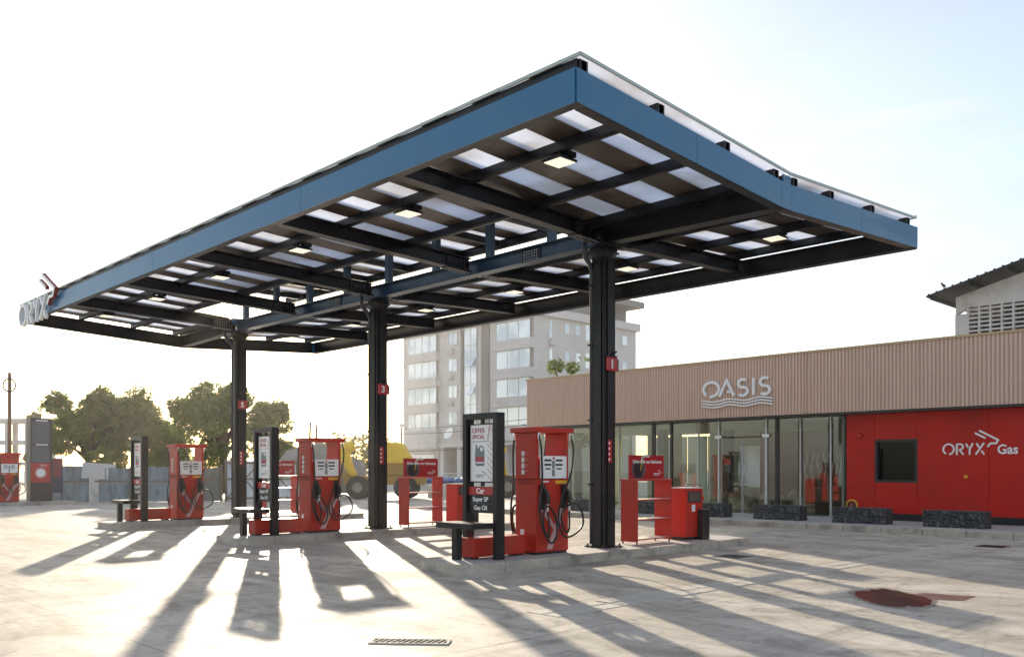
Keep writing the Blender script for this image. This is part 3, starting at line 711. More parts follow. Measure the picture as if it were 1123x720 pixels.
def make_sign(loc, lab):
    # local x: -.4..+.4, y 0
    t = thing('sign_stand', loc, lab, 'sign stand', 'black framed forecourt sign stands')
    for s_ in (-1, 1):
        b = MB(); b.box(s_ * .37 - .045, s_ * .37 + .045, -.09, .09, 0, 2.36); b.build('post', M_black, t, bevel=.004)
    b = MB(); b.box(-.325, .325, -.09, .09, 2.26, 2.36); b.build('crossbar', M_black, t, bevel=.004)
    b = MB(); b.box(-.54, .34, -.56, -.10, .50, .59); b.build('ledge', M_black, t, bevel=.005)
    b = MB(); b.box(-.15, -.03, -.55, -.43, 0, .50); b.build('leg', M_black, t, bevel=.004)
    b = MB(); b.box(-.305, .265, -.02, .02, 1.23, 2.19); fr = b.build('poster_frame', M_black, t)
    b = MB(); b.box(-.285, .245, -.024, -.0205, 1.25, 2.17); po = b.build('poster', M_cream, t)
    b = MB(); b.box(-.05, .02, -.015, .015, 1.17, 1.23); b.box(-.05, .02, -.015, .015, 2.19, 2.26); b.build('hanger', M_black, t)
    text('headline', 'OFFER', .115, M_darktxt, po, (-.09, -.026, 2.04), sx=.95, bold=.001)
    text('headline', 'SPECIAL', .095, M_darktxt, po, (-.09, -.026, 1.945), sx=.88, bold=.001)
    b = MB(); b.box(-.24, .12, -.026, -.0245, 1.895, 1.905); b.build('small_print', M_greytxt, po)
    # oil bottle
    O_ = (-.06, -.0245, 0)
    b = MB(); out = [(-.09, 1.50), (.10, 1.50), (.115, 1.53), (.115, 1.72), (.10, 1.80), (.05, 1.84), (-.01, 1.82), (-.04, 1.78), (-.06, 1.80), (-.065, 1.85), (-.10, 1.85), (-.105, 1.76), (-.115, 1.70), (-.115, 1.53)]
    b.prism(out, .002, O_, (1, 0, 0)); b.build('bottle_picture', mat('bottle_grey', (.16, .20, .22), .4), po)
    b = MB(); b.prism(arc(.045, 1.775, .035, 0, 360, 16)[:-1], .001, O_, (1, 0, 0), off=.0022); b.build('handle_hole', M_cream, po)
    b = MB(); b.prism([(-.10, 1.57), (.10, 1.57), (.10, 1.65), (-.10, 1.65)], .001, O_, (1, 0, 0), off=.0022); b.build('bottle_label', M_darktxt, po)
    b = MB(); b.prism([(-.10, 1.545), (.10, 1.545), (.10, 1.565), (-.10, 1.565)], .001, O_, (1, 0, 0), off=.0022); b.build('bottle_band', M_cream, po)
    b = MB()
    for k in range(6): b.stroke([(.12, 1.86 - k * .10), (.235, 1.80 - k * .10 - .04)], .009, .001, (0, -.0245, 0), (1, 0, 0))
    for k in range(4): b.stroke([(.13, 1.97 + k * .03 - .04), (.17 + k * .02, 2.16)], .007, .001, (0, -.0245, 0), (1, 0, 0)) if k < 3 else None
    b.stroke([(.235, 2.10), (.13, 1.93), (.235, 1.84)], .009, .001, (0, -.0245, 0), (1, 0, 0)); b.build('stripes', M_darktxt, po)
    logo(ORYX + HEAD, .055, .009, .001, (-.16, -.0245, 1.31), (1, 0, 0)).build('brand_mark', M_greytxt, po)
    # fuel names
    b = MB(); b.box(-.33, .28, -.035, .02, .735, 1.165); bd = b.build('name_board', M_black, t)
    b = MB(); b.box(-.32, .27, -.039, -.0355, 1.03, 1.155); b.build('red_strip', M_reddeep, bd)
    b = MB(); b.box(-.32, .27, -.038, -.0355, .885, .892); b.build('divider', M_greytxt, bd)
    text('fuel_name', 'Car', .125, M_white, bd, (-.03, -.041, 1.055), bold=.003)
    text('fuel_name', 'Super SP', .105, M_white, bd, (-.03, -.038, .925), bold=.002)
    text('fuel_name', 'Gas Oil', .105, M_white, bd, (-.03, -.038, .785), bold=.002)
    return t
sg0 = make_sign((CX[0] - .03, 9.72, .15), 'black framed OFFER SPECIAL sign stand with ledge on the island with column 1')
def make_box(loc, lab):
    t = thing('plinth_box', loc, lab, 'box', 'low red boxes under the sign stands')
    b = MB(); b.box(-.17, .16, -.32, .86, .03, .34); b.build('box_body', M_red, t, bevel=.012)
    for yy in (-.29, .7): b = MB(); b.box(-.15, .14, yy, yy + .1, 0, .03); b.build('foot', M_blackpl, t)
    return t
bx0 = make_box((CX[0] - .07, 9.72, .15), 'low red box under the sign stand on the island with column 1')

def make_rack(loc, lab):
    t = thing('display_rack', loc, lab, 'display rack', 'red open display racks')
    x0, x1, y0, y1 = -.2, .2, 0, 1.08
    for yy, s_ in ((y0, 0), (y1, 1)):
        b = MB(); b.box(x0, x1, yy - .0, yy + .03, .05, 1.22); b.build('side_panel', M_red, t, bevel=.004)
    b = MB(); b.box(x0 - .015, x1 + .015, y0 - .015, y1 + .045, 1.222, 1.25); b.build('top', M_red, t, bevel=.004)
    for zz in (.08, .46, .84):
        b = MB(); b.box(x0 + .005, x1 - .005, y0 + .032, y1 - .002, zz, zz + .022); sh = b.build('shelf', M_red, t)
        b = MB(); b.box(x0 + .012, x1 - .012, y0 + .034, y1 - .004, zz + .0225, zz + .026); b.build('shelf_liner', M_cream, sh)
    for xx in (x0 + .02, x1 - .04):
        for yy in (y0 + .02, y1 - .02): b = MB(); b.box(xx, xx + .02, yy, yy + .02, 0, .05); b.build('foot', M_blackpl, t)
    b = MB(); b.box(-.015, .015, .0, 1.10, 1.252, 1.72); bd = b.build('header_board', M_reddeep, t)
    # tyre picture and lettering on both faces
    b = MB(); b.prism(arc(.28, 1.44, .22, 0, 360, 28, .185)[:-1], .0015, (.015, 0, 0), (0, 1, 0), off=.0003); b.build('tyre_picture', mat('tyre_grey', (.10, .07, .09), .5), bd)
    b = MB(); b.prism(arc(.27, 1.43, .15, 0, 360, 24, .15)[:-1], .001, (.015, 0, 0), (0, 1, 0), off=.0022); b.build('tyre_centre', M_blackpl, bd)
    b = MB(); b.stroke([(.62, 1.70), (.48, 1.71), (.40, 1.68), (.36, 1.60)], .045, .002, (.015, 0, 0), (0, 1, 0), off=.0034); b.build('spout_picture', M_alu, bd)
    b = MB(); b.stroke([(.36, 1.60), (.36, 1.50), (.34, 1.42)], .02, .002, (.015, 0, 0), (0, 1, 0), off=.0036); b.build('oil_picture', M_yellow, bd)
    text('slogan', 'Drive with our lubricants', .095, M_white, bd, (.0205, .56, 1.565), '+x', bold=.0015, sx=.95)
    logo(ORYX + HEAD, .055, .009, .0015, (.0155, .76, 1.32), (0, 1, 0)).build('brand_mark', M_white, bd)
    return t
rk0 = make_rack((CX[0] - .02, 13.50, .15), 'red open display rack with lubricants board on the island with column 1')

def make_cab(loc, lab):
    t = thing('service_cabinet', loc, lab, 'cabinet', 'red service cabinets')
    b = MB(); b.box(-.23, .22, 0, .60, .06, 1.05); b.build('cabinet_body', M_red, t, bevel=.006)
    b = MB(); b.box(-.20, .19, .02, .58, 0, .06); b.build('plinth', M_blackpl, t)
    b = MB(); b.box(-.235, .225, -.005, .605, 1.052, 1.07); b.build('top', M_white_dirty, t)
    b = MB()
    for yy in (.05, .3, .55): b.tube([(.19, yy, 1.07), (.19, yy, 1.13)], .007, 6)
    b.tube([(.19, .05, 1.13), (.19, .55, 1.13)], .007, 6); b.build('rail', M_black, t)
    b = MB(); b.box(.2205, .226, .06, .53, .77, .99); w = b.build('window', M_black, t, bevel=.01)
    b = MB(); b.box(.2265, .229, .09, .50, .79, .97); b.build('pane', mat('smoked_pane', (.10, .095, .085), .15), w)
    b = MB(); b.box(.2205, .223, .20, .32, .58, .72); b.build('paper_sticker', M_cream, t)
    b = MB(); b.box(.2205, .36, .40, .64, .0, .62); b.build('waste_bin', M_blackpl, t, bevel=.01)
    b = MB(); b.lump((.18, .64, .84), .05, (.8, .8, 1.1), 2, .05, 1, True); b.build('red_lamp', M_red, t)
    return t
cb0 = make_cab((CX[0] - .02, 15.08, .15), 'red service cabinet with dark window at the end of the island with column 1')
for x, nm in zip(CX[1:], ('3', '5')):
    for src, dx, y, lab in ((sg0, -.03, 9.72, 'black framed OFFER SPECIAL sign stand with ledge on the island with column '), (bx0, -.07, 9.72, 'low red box under the sign stand on the island with column '),
                            (rk0, -.02, 13.5, 'red open display rack with lubricants board on the island with column '), (cb0, -.02, 15.08, 'red service cabinet with dark window at the end of the island with column ')):
        c = copy_tree(src); c.location = (x + dx, y, .15); c['label'] = lab + nm

# far truck island at the left edge
island((-43.6, 12.3, 0), -.9, .9, -3.2, 1.55, 'small concrete island far off at the left edge of the forecourt')
make_pump((-43.45, 10.72, .15), 'closed red fuel pump on the small far island beside the dark price totem', closed=True)
t = thing('price_totem', (-43.9, 12.5, .15), 'tall dark price totem with white sunburst mark on the far left island', 'totem')
b = MB(); b.box(-.32, .30, -.42, .50, 0, 3.75); b.build('totem_body', mat('dark_brown', (.035, .026, .03), .45), t, bevel=.01)
b = MB(); b.box(.302, .31, -.36, .36, 2.6, 3.6); b.build('price_panel', M_greytxt, t); b = MB(); b.box(.302, .31, -.36, .36, 1.75, 2.5); b.build('price_panel', M_greytxt, t)
for zz in (3.62, 2.53): b = MB(); b.box(.302, .31, -.20, .30, zz, zz + .04); b.build('white_line', M_white, t)
b = MB(); b.box(.302, .315, -.40, .40, .85, 1.72); rp = b.build('red_panel', M_reddeep, t)
b = MB(); pts = []
for k in range(32): rr_ = .27 if k % 2 == 0 else .15; pts.append((rr_ * math.cos(k * math.pi / 16), 1.28 + rr_ * math.sin(k * math.pi / 16)))
b.prism(pts, .004, (.316, 0, 0), (0, 1, 0)); b.build('sunburst', M_white, rp)
text('lettering', 'TALA', .13, M_white, rp, (.317, .1, 1.58), '+x')
t = thing('poster_board', (-44.3, 13.2, 0), 'blue and red poster board standing right of the dark price totem', 'poster board')
b = MB(); b.box(-.03, .03, -.45, .45, .5, 2.1); b.build('board', mat('dark_blue_board', (.05, .05, .10), .5), t)
b = MB(); b.box(.031, .036, -.40, .40, 1.2, 2.05); b.build('red_print', mat('maroon', (.22, .03, .06), .5), t)
for yy in (-.4, .4): b = MB(); b.box(-.03, .03, yy - .03, yy + .03, 0, .5); b.build('leg', M_wood, t)

# ------------------------------------------------------------------ shop building
sh = thing('shop_building', (-12, 28, .15), 'long low shop with tan slatted band, glass front and red clad end', 'shop')
X0, X1, YG, YC = -24.7, 5.0, 25.1, 24.70
# slatted band: battens
b = MB(); x = X0 + .01; hgt = (3.25, 5.06)
while x < X1:
    b.box(x, x + .052, YC - .022, YC, hgt[0], hgt[1]); x += .105
yy = YC + .1
b.build('slatted_band', M_clad, sh, True)
b = MB(); b.box(X0, X1, YC + .001, YC + .12, hgt[0], hgt[1]); b.box(X0 - .001, X0 + .12, YC + .12, 32.5, hgt[0], hgt[1]); b.build('band_backing', M_cladback, sh, True)
b = MB(); yy = YC + .05
while yy < 32.4: b.box(X0 - .035, X0 - .002, yy, yy + .052, hgt[0], hgt[1]); yy += .105
b.build('side_slats', M_clad, sh, True)
b = MB()
for xx in (-21.3, -17.9, -12.9, -9.6, -6.2, -3.0): b.box(xx, xx + .012, YC - .036, YC - .031, hgt[0], hgt[1])
b.build('band_joints', M_cladback, sh, True)
b = MB(); b.box(X0 - .05, X1, YC - .05, YC + .14, 5.06, 5.12); b.box(X0 - .05, X0 + .14, YC + .14, 32.5, 5.06, 5.12); b.build('cap_trim', M_cladcap, sh, True)
b = MB(); b.box(X0, X1, YC + .0, YG + .1, 3.18, 3.249); b.box(X0 + .0, X0 + .3, YG + .1, 32.5, 3.18, 3.249); b.build('soffit', M_dkmetal, sh, True)
b = MB(); b.box(X0 + .12, X1, YC + .13, 32.5, 3.40, 3.55); b.build('roof', M_plaster2, sh, True)
b = MB(); b.box(X0 + .13, -11.9, YG + .15, 32.3, 3.10, 3.17); b.build('ceiling', M_wall_in, sh, True)
# red clad wall, panels
wx = [-11.85, -11.02, -9.82, -8.0, -6.2, -4.4, -2.6, -.8, 1.0, 2.8, 4.98]
b = MB(); b.box(-11.85, X1, YG + .05, YG + .2, .15, 3.18); 
b = MB()
for a, c in zip(wx[:-1], wx[1:]):
    if abs(a + 11.02) < .01: b.box(a + .004, c - .004, YG, YG + .05, .35, 1.22); b.box(a + .004, c - .004, YG, YG + .05, 2.44, 3.18)
    else: b.box(a + .004, c - .004, YG, YG + .05, .35, 3.18)
rw = b.build('red_cladding', M_redwall, sh, True)
b = MB(); b.box(-11.85, -11.02, YG + .051, YG + .2, .15, 3.18); b.box(-9.82, X1, YG + .051, YG + .2, .15, 3.18); b.box(-11.02, -9.82, YG + .051, YG + .2, .15, 1.22); b.box(-11.02, -9.82, YG + .051, YG + .2, 2.44, 3.18)
b.build('wall', M_redwall, sh, True)
b = MB(); b.box(-11.85, X1, YG + .01, YG + .049, .15, .345); b.build('skirting', M_dkmetal, sh, True)
w = MB(); w.box(-11.02, -10.95, YG + .01, YG + .16, 1.22, 2.44); w.box(-9.89, -9.82, YG + .01, YG + .16, 1.22, 2.44); w.box(-10.95, -9.89, YG + .01, YG + .16, 1.22, 1.29); w.box(-10.95, -9.89, YG + .01, YG + .16, 2.37, 2.44)
wf = w.build('window', M_dkmetal, sh, True)
b = MB(); b.box(-10.95, -9.89, YG + .10, YG + .11, 1.29, 2.37); b.build('pane', M_glassdk, wf, True)
b = MB(); b.box(-10.95, -9.89, YG + .45, YG + .47, 1.1, 2.6); b.build('room_shade_sheet', M_blackpl, wf, True)  # black sheet standing in for the unlit room behind the pane
b = MB(); b.lump((-11.45, YG - .05, 2.55), .09, (1, .7, .8), 2, .03, 3, True); b.build('alarm_siren', M_red, sh, True)
b = MB(); b.box(-8.60, -8.52, YG - .02, YG - .001, 1.36, 1.44); b.build('yellow_tag', M_yellow, sh, True)
# glass front
mull = [(-24.55, .04, M_alu), (-23.2, .025, M_alu), (-21.6, .025, M_alu), (-20.4, .025, M_alu), (-18.85, .14, M_dkmetal), (-18.1, .08, M_dkmetal), (-17.0, .025, M_alu), (-14.1, .12, M_dkmetal), (-13.32, .03, M_alu), (-12.35, .03, M_alu), (-11.9, .07, M_dkmetal)]
px_ = [m_[0] for m_ in mull]
for xx, w_, mm in mull:
    b = MB(); b.box(xx - w_ / 2, xx + w_ / 2, YG - .0, YG + .08, .15, 3.18); b.build('mullion', mm, sh, True)
gx = [(a + .03, c - .03) for a, c in zip(px_[:-1], px_[1:])]
for a, c in gx:
    if -17.1 < a < -14.2:
        for aa, cc in ((-16.97, -16.28), (-14.40, -14.16)):
            b = MB(); b.box(aa, cc, YG + .03, YG + .042, .19, 3.17); b.build('glass_pane', M_glass, sh, True)
        b = MB(); b.box(-16.12, -14.54, YG + .03, YG + .042, 2.65, 3.17); b.build('glass_pane', M_glass, sh, True)
    else:
        b = MB(); b.box(a + .05, c - .05, YG + .03, YG + .042, .19, 3.17); b.build('glass_pane', M_glass, sh, True)
for (aa, cc, hy) in ((-16.12, -15.35, -15.42), (-15.31, -14.54, -15.24)):
    b = MB(); b.box(aa, cc, YG + .028, YG + .042, .18, 2.6); dr = b.build('door', M_glass, sh, True)
    b = MB(); b.tube([(hy, YG - .03, 1.15), (hy, YG - .03, 1.85)], .016, 8); b.tube([(hy, YG - .03, 1.22), (hy, YG + .028, 1.22)], .01, 6); b.tube([(hy, YG - .03, 1.78), (hy, YG + .028, 1.78)], .01, 6); b.build('handle', M_zinc, dr, True)
    b = MB(); b.box(aa, aa + .012, YG + .022, YG + .048, .18, 2.6); b.box(cc - .012, cc, YG + .022, YG + .048, .18, 2.6); b.build('edge_strip', M_alu, dr, True)
for xx in (-16.20, -14.47):
    b = MB(); b.box(xx - .028, xx + .028, YG - .01, YG + .08, .15, 3.18); b.build('door_jamb', M_alu, sh, True)
    b = MB(); b.box(xx - .12, xx + .12, YG - .035, YG + .0, 2.60, 2.70); b.build('door_pivot', M_white, sh, True)
b = MB(); b.box(-24.6, -11.9, YG - .0, YG + .08, .151, .18); b.build('sill', M_alu, sh, True)
# left side glass wall
b = MB()
for yy in (25.3, 27.2, 29.1, 31.0, 32.4): b.box(X0 + .16, X0 + .24, yy - .04, yy + .04, .15, 3.18)
b.build('side_mullions', M_alu, sh, True)
for a in (25.35, 27.25, 29.15): b = MB(); b.box(X0 + .19, X0 + .20, a, a + 1.8, .16, 3.17); b.build('side_glass', M_glass, sh, True)
# interior
b = MB(); b.box(X0 + .3, -11.9, YG + .1, 32.2, .1505, .158); b.build('interior_floor', M_floor_in, sh, True)
b = MB()
for xa, xb_ in ((-19.5, -18.6), (-17.4, -16.6), (-15.2, -14.6), (-13.2, -11.9)): b.box(xa, xb_, 30.2, 30.35, .16, 3.09)
for xa, xb_ in ((-18.6, -17.4), (-16.6, -15.2), (-14.6, -13.2)): b.box(xa, xb_, 30.2, 30.35, .16, .9); b.box(xa, xb_, 30.2, 30.35, 2.5, 3.09)
b.box(-12.05, -11.95, YG + .1, 30.1, .16, 3.09); b.build('back_wall', M_wall_in, sh, True)
for xa, xb_ in ((-18.6, -17.4), (-16.6, -15.2), (-14.6, -13.2)): b = MB(); b.box(xa, xb_, 30.26, 30.28, .9, 2.5); b.build('added_rear_pane', M_sky, sh, True)  # rear openings and panes added to bring light patches into the shop
b = MB()
for k in range(5): b.box(X0 + .4 + k * 1.02, X0 + 1.36 + k * 1.02, 32.1, 32.15, .16, 3.0)
b.build('rear_sheeting', mat_leaf('milky_sheet', (.48, .50, .50), (.50, .54, .72), .7), sh, True)
b = MB(); b.box(-16.5, -14.2, 28.2, 28.8, .16, 2.9); b.build('red_cabinet', mat('maroon_cabinet', (.16, .03, .04), .4), sh, True)
b = MB()
for xx, yy in ((-20.2, 27.5), (-18.4, 29.2), (-13.9, 28.0)): b.box(xx - .15, xx + .15, yy - .15, yy + .15, .16, 3.09)
b.build('inner_pillar', mat('blue_grey_pillar', (.08, .10, .13), .5), sh, True)
b = MB()
for k in range(9):
    xx = -13.9 + k * .21; zt = 2.2 - .07 * math.sin(k * 1.7); pts = [(xx + .03 * math.sin(q * 1.4 + k), 26.6 + .05 * math.sin(q + k), zt - q * .16) for q in range(8)]
    b.tube(pts, [.012, .03, .022, .035, .02, .03, .016, .008], 6)
b.build('plastic_wrap', mat('clear_plastic', (.7, .7, .66), .15), sh, True)
b = MB(); b.box(-13.9, -12.1, 26.5, 27.1, .16, 1.0); b.box(-14.0, -12.05, 26.45, 27.15, 1.0, 1.05); b.build('counter', mat('counter_brown', (.13, .07, .05), .4), sh, True)
b = MB()
for q in range(9): b.lump((-17.2 + q * .38, 26.8 + .2 * math.sin(q * 2), .45), .34, (1, .8, 1 + .3 * math.sin(q * 3)), 2, .5, q)
b.build('wrapped_goods', mat('beige_wrap', (.34, .29, .22), .4, var=.4, scale=5, bump=.6), sh, True)
b = MB()
for q in range(4): b.box(X0 + .9 + q * 1.5, X0 + 1.3 + q * 1.5, 29.0 + .3 * (q % 2), 29.03 + .3 * (q % 2), .16, 3.0)
b.build('curtain_strip', mat_leaf('pale_curtain', (.42, .44, .42), (.46, .48, .56), .6), sh, True)

# shop signs
t = thing('shop_sign', (-16.5, YC - .05, 3.55), 'white raised OASIS letters above three wavy lines on the tan slatted band', 'sign')
logo([[(x, y) for x, y in s_] for s_ in OASIS], .53, .088, .06, (-16.50, YC - .031, 3.91), (1, 0, 0), .01, sx=1.25).build('lettering', M_white, t, True)
for k in range(3):
    pts = [(q * .053, .035 * math.sin(q / 48 * 4.6 * math.pi + 2.0) + .27 - k * .09) for q in range(49)]
    b = MB(); b.stroke(pts, .045, .05, (-16.52, YC - .031, 3.53), (1, 0, 0), off=.01); b.build('wavy_line', M_white, t, True)
t = thing('wall_sign', (-9.14, YG - .01, 1.98), 'white ORYX Gas lettering with antelope head mark on the red wall', 'sign')
logo(ORYX, .31, .042, .02, (-9.15, YG - .001, 1.98), (1, 0, 0), .0).build('lettering', M_white, t, True)
logo(HEAD, .31, .046, .02, (-9.15, YG - .001, 1.98), (1, 0, 0), .0).build('emblem', M_white, t, True)
text('lettering', 'Gas', .34, M_white, t, (-7.79 + 9.14, -.012, .02), bold=.007, align='LEFT', sx=.95)

# gabion benches
def make_gabion(loc, lab):
    t = thing('gabion_bench', loc, lab, 'stone bench', 'dark stone benches along the shop front')
    rr = random.Random(11); b = MB(); L, Dp, H_ = .74, .24, .42
    nx, nz, ny = 20, 7, 7
    def wob(p): 
        q = Vector(p) * 9; k = noise.cell_vector(q) if hasattr(noise, 'cell_vector') else Vector((0, 0, 0)); f = noise.noise(Vector(p) * 6)
        return Vector(p) + (Vector(k) - Vector((.5, .5, .5))) * .022 + Vector((0, 0, .012 * f))
    def face(o, u, v, nu, nv):
        vs = [wob(Vector(o) + Vector(u) * (a / nu) + Vector(v) * (c / nv)) for c in range(nv + 1) for a in range(nu + 1)]
        b.add(vs, [(c * (nu + 1) + a, c * (nu + 1) + a + 1, (c + 1) * (nu + 1) + a + 1, (c + 1) * (nu + 1) + a) for c in range(nv) for a in range(nu)])
    l_, d_, h_ = L - .015, Dp - .015, H_ - .012
    face((-l_, -d_, 0), (2 * l_, 0, 0), (0, 0, h_), nx, nz); face((-l_, d_, 0), (2 * l_, 0, 0), (0, 0, h_), nx, nz); face((-l_, -d_, h_), (2 * l_, 0, 0), (0, 2 * d_, 0), nx, ny)
    face((-l_, -d_, 0), (0, 2 * d_, 0), (0, 0, h_), ny, nz); face((l_, -d_, 0), (0, 2 * d_, 0), (0, 0, h_), ny, nz)
    b.build('stones', M_rock, t)
    b = MB()
    n_ = 12
    for i in range(n_ + 1):
        x = -L + i * 2 * L / n_
        b.tube([(x, -Dp, 0), (x, -Dp, H_), (x, Dp, H_), (x, Dp, 0)], .0018, 4)
    for j in range(6):
        z = j * H_ / 5; b.tube([(-L, -Dp, z), (L, -Dp, z), (L, Dp, z), (-L, Dp, z), (-L, -Dp, z)], .0018, 4)
    b.build('wire_cage', M_wire, t)
    return t
gcs = (-8.15, -10.55, -12.97, -15.4, -17.85, -20.3, -22.7)
glab = ('dark stone gabion bench before the ORYX Gas wall, rightmost in the photo', 'dark stone gabion bench before the black window, with a yellow coil behind it', 'dark stone gabion bench between the glass doors and the red wall',
        'dark stone gabion bench left of the glass doors, behind the red cabinet', 'dark stone gabion bench seen through the display rack of column 1', 'dark stone gabion bench seen just left of the rack beside column 1', 'dark stone gabion bench at the left end of the shop front')
gb = None
for x, l_ in zip(gcs, glab):
    if gb is None: gb = make_gabion((x, 23.25, .15), l_)
    else:
        c = copy_tree(gb); c.location = (x, 23.25, .15); c['label'] = l_
t = thing('hose_coil', (-11.0, 23.62, .60), 'round yellow and black hose coil standing behind a dark stone bench', 'hose coil')
for k, (r_, mm) in enumerate(((.15, M_yellow), (.10, M_rubber))):
    b = MB(); b.tube([(r_ * math.cos(a * math.pi / 12), -.02 * k, .0 + r_ * math.sin(a * math.pi / 12)) for a in range(25)], .022, 8, caps=False); b.build('coil' if k == 0 else 'inner_coil', mm, t)
b = MB(); b.box(-.04, .04, .0, .03, -.45, .05); b.build('stake', M_wood, t)

# ------------------------------------------------------------------ gabled white neighbour building
t = thing('gabled_building', (-6, 31, 0), 'white rendered building with breeze block screen and dark sloping metal roof behind the shop', 'building')
b = MB(); Xw = -10.94
def roofz(x): return 7.29 + .26 * (x + 11.58)
b.box(Xw, Xw + .36, 33.5 - 2.4, 33.5, 0, 6.72)
b.box(Xw + .36, 4, 31.1, 31.4, 6.92, 7.35); b.box(Xw + .36, 4, 31.25, 31.4, 0, 5.6)
b.build('wall', M_white_dirty, t, True)
b = MB(); b.add([(Xw, 31.15, 6.72), (Xw + .36, 31.15, 6.92), (Xw + .36, 31.15, 7.35), (-3.0, 31.15, 7.35), (-3.0, 31.15, roofz(-3.0) - .15), (Xw, 31.15, roofz(Xw) - .15),
                (Xw, 31.35, 6.72), (Xw + .36, 31.35, 6.92), (Xw + .36, 31.35, 7.35), (-3.0, 31.35, 7.35), (-3.0, 31.35, roofz(-3.0) - .15), (Xw, 31.35, roofz(Xw) - .15)],
               [(0, 1, 2, 3, 4, 5), (11, 10, 9, 8, 7, 6), (0, 6, 7, 1), (2, 8, 9, 3), (4, 10, 11, 5), (5, 11, 6, 0)]); b.build('gable', M_white_dirty, t, True)
b = MB()
for j in range(10): b.box(Xw + .36, -3, 31.12, 31.35, 5.55 + j * .14, 5.55 + j * .14 + .055)
for i in range(24): b.box(Xw + .36 + i * .34, Xw + .42 + i * .34, 31.11, 31.36, 5.5, 6.92)
b.build('breeze_blocks', M_white_dirty, t, True)
b = MB(); b.box(Xw + .3, 4, 31.9, 32, 4.8, 6.9); b.build('interior_shade_sheet', M_blackpl, t, True)  # black sheet painted for the shade behind the breeze blocks
b = MB(); b.add([(x, y, roofz(x) + dz) for dz in (0, .05) for x, y in ((-11.58, 30.3), (0, 30.3), (0, 39), (-11.58, 39))], [(3, 2, 1, 0), (4, 5, 6, 7), (0, 1, 5, 4), (1, 2, 6, 5), (2, 3, 7, 6), (3, 0, 4, 7)])
x = -11.5
while x < 0: b.beam((x, 30.3, roofz(x) + .06), (x, 39, roofz(x) + .06), .05, .05); x += .25
b.build('roof', M_dkroof, t, True)
b = MB(); x = -11.45
while x < 0: b.beam((x, 30.35, roofz(x) - .06), (x, 38.8, roofz(x) - .06), .06, .11); x += 1.15
b.build('rafter', M_dkmetal, t, True)
t = thing('bird', (-11.05, 30.35, roofz(-11.05) + .09), 'small black bird perched on the edge of the dark sloping roof', 'bird')
b = MB()
P_ = hose([(.11, 0, .02), (.04, 0, .07), (-.02, 0, .12), (-.05, 0, .17), (-.09, 0, .18)], 4)
b.tube(P_, [.006, .012, .02, .03, .038, .045, .048, .045, .04, .034, .03, .028, .03, .03, .022, .012, .005][:len(P_)], 8)
b.tube([(0.0, .01, .08), (0.0, .01, 0)], .005, 5); b.tube([(0.01, -.01, .08), (0.01, -.01, 0)], .005, 5); b.build('bird_body', M_bird, t)

# ------------------------------------------------------------------ office block
ob = thing('office_building', (-78, 75, 0), 'six storey grey office block with banded windows and roof railings behind the shop', 'office building')
FX0, FX1, FY, FYB = -90.5, -67.2, 68.0, 86.0
b = MB(); b.box(FX0, FX1, FY + .3, FYB, 4.6, 18.3); b.box(FX0 + 3, FX1 - .5, FY + 5, FYB, 0, 4.6)
b.box(FX0, FX0 + 7, FY + .3, FY + 6, 0, 4.6); b.box(FX1 - 10, FX1, FY + 3.5, FYB, 0, 4.6)
b.build('wall', M_plaster, ob, True)
rows = (6.4, 9.55, 12.7, 15.85)
def spandrel(x0, x1):
    b = MB(); lv = [4.9] + [r + 0 for r in rows]
    zz = 4.7
    for r_ in rows: b.box(x0, x1, FY - .35, FY + .299, zz, r_); zz = r_ + 2.05
    b.box(x0, x1, FY - .35, FY + .299, zz, 18.3); b.build('spandrel_bands', M_plaster, ob, True)
spandrel(-73.1, -67.2); spandrel(-89.6, -83.2)
def win(x0, x1, z0, z1, n, y=FY, fr=.07):
    b = MB(); b.box(x0, x1, y - .05, y + .0, z0, z0 + fr); b.box(x0, x1, y - .05, y, z1 - fr, z1)
    for i in range(n + 1):
        xx = x0 + (x1 - x0 - fr) * i / n; b.box(xx, xx + fr, y - .05, y, z0 + fr, z1 - fr)
    w_ = b.build('window', M_alu, ob, True)
    b = MB(); b.box(x0 + fr, x1 - fr, y + .001, y + .02, z0 + fr, z1 - fr); b.build('pane', M_office, w_, True)
def winx(y0, y1, z0, z1, n, x=FX1, fr=.07):
    b = MB(); b.box(x, x + .05, y0, y1, z0, z0 + fr); b.box(x, x + .05, y0, y1, z1 - fr, z1)
    for i in range(n + 1):
        yy = y0 + (y1 - y0 - fr) * i / n; b.box(x, x + .05, yy, yy + fr, z0 + fr, z1 - fr)
    w_ = b.build('window', M_alu, ob, True)
    b = MB(); b.box(x + .002, x + .02, y0 + fr, y1 - fr, z0 + fr, z1 - fr); b.build('pane', M_office, w_, True)
for r_ in rows:
    win(-72.9, -67.5, r_, r_ + 2.05, 3); win(-89.2, -83.5, r_, r_ + 2.05, 4)
    win(-81.6, -79.9, r_ + .5, r_ + 2.0, 2, FY + .25)
    b = MB(); b.box(-81.4, -80.6, FY - .1, FY + .3, r_ - .5, r_ + .1); b.cyl((-81.0, FY - .13, r_ - .2), .22, .03, 'y', 12); b.build('air_conditioner', M_white_dirty, ob, True)
    winx(70.6, 71.2, r_ + .2, r_ + 2.2, 1); winx(73.1, 74.0, r_ + .9, r_ + 2.1, 1); winx(74.9, 75.8, r_ + .9, r_ + 2.1, 1); winx(76.6, 79.4, r_ + .4, r_ + 2.3, 3); winx(83.3, 84.3, r_ + .6, r_ + 1.8, 1)
    b = MB(); b.box(FX1 + .01, FX1 + .4, 70.6, 71.3, r_ - .6, r_ + .0); b.build('air_conditioner', M_white_dirty, ob, True)
win(-78.6, -76.4, 5.2, 18.0, 2, FY + .2)
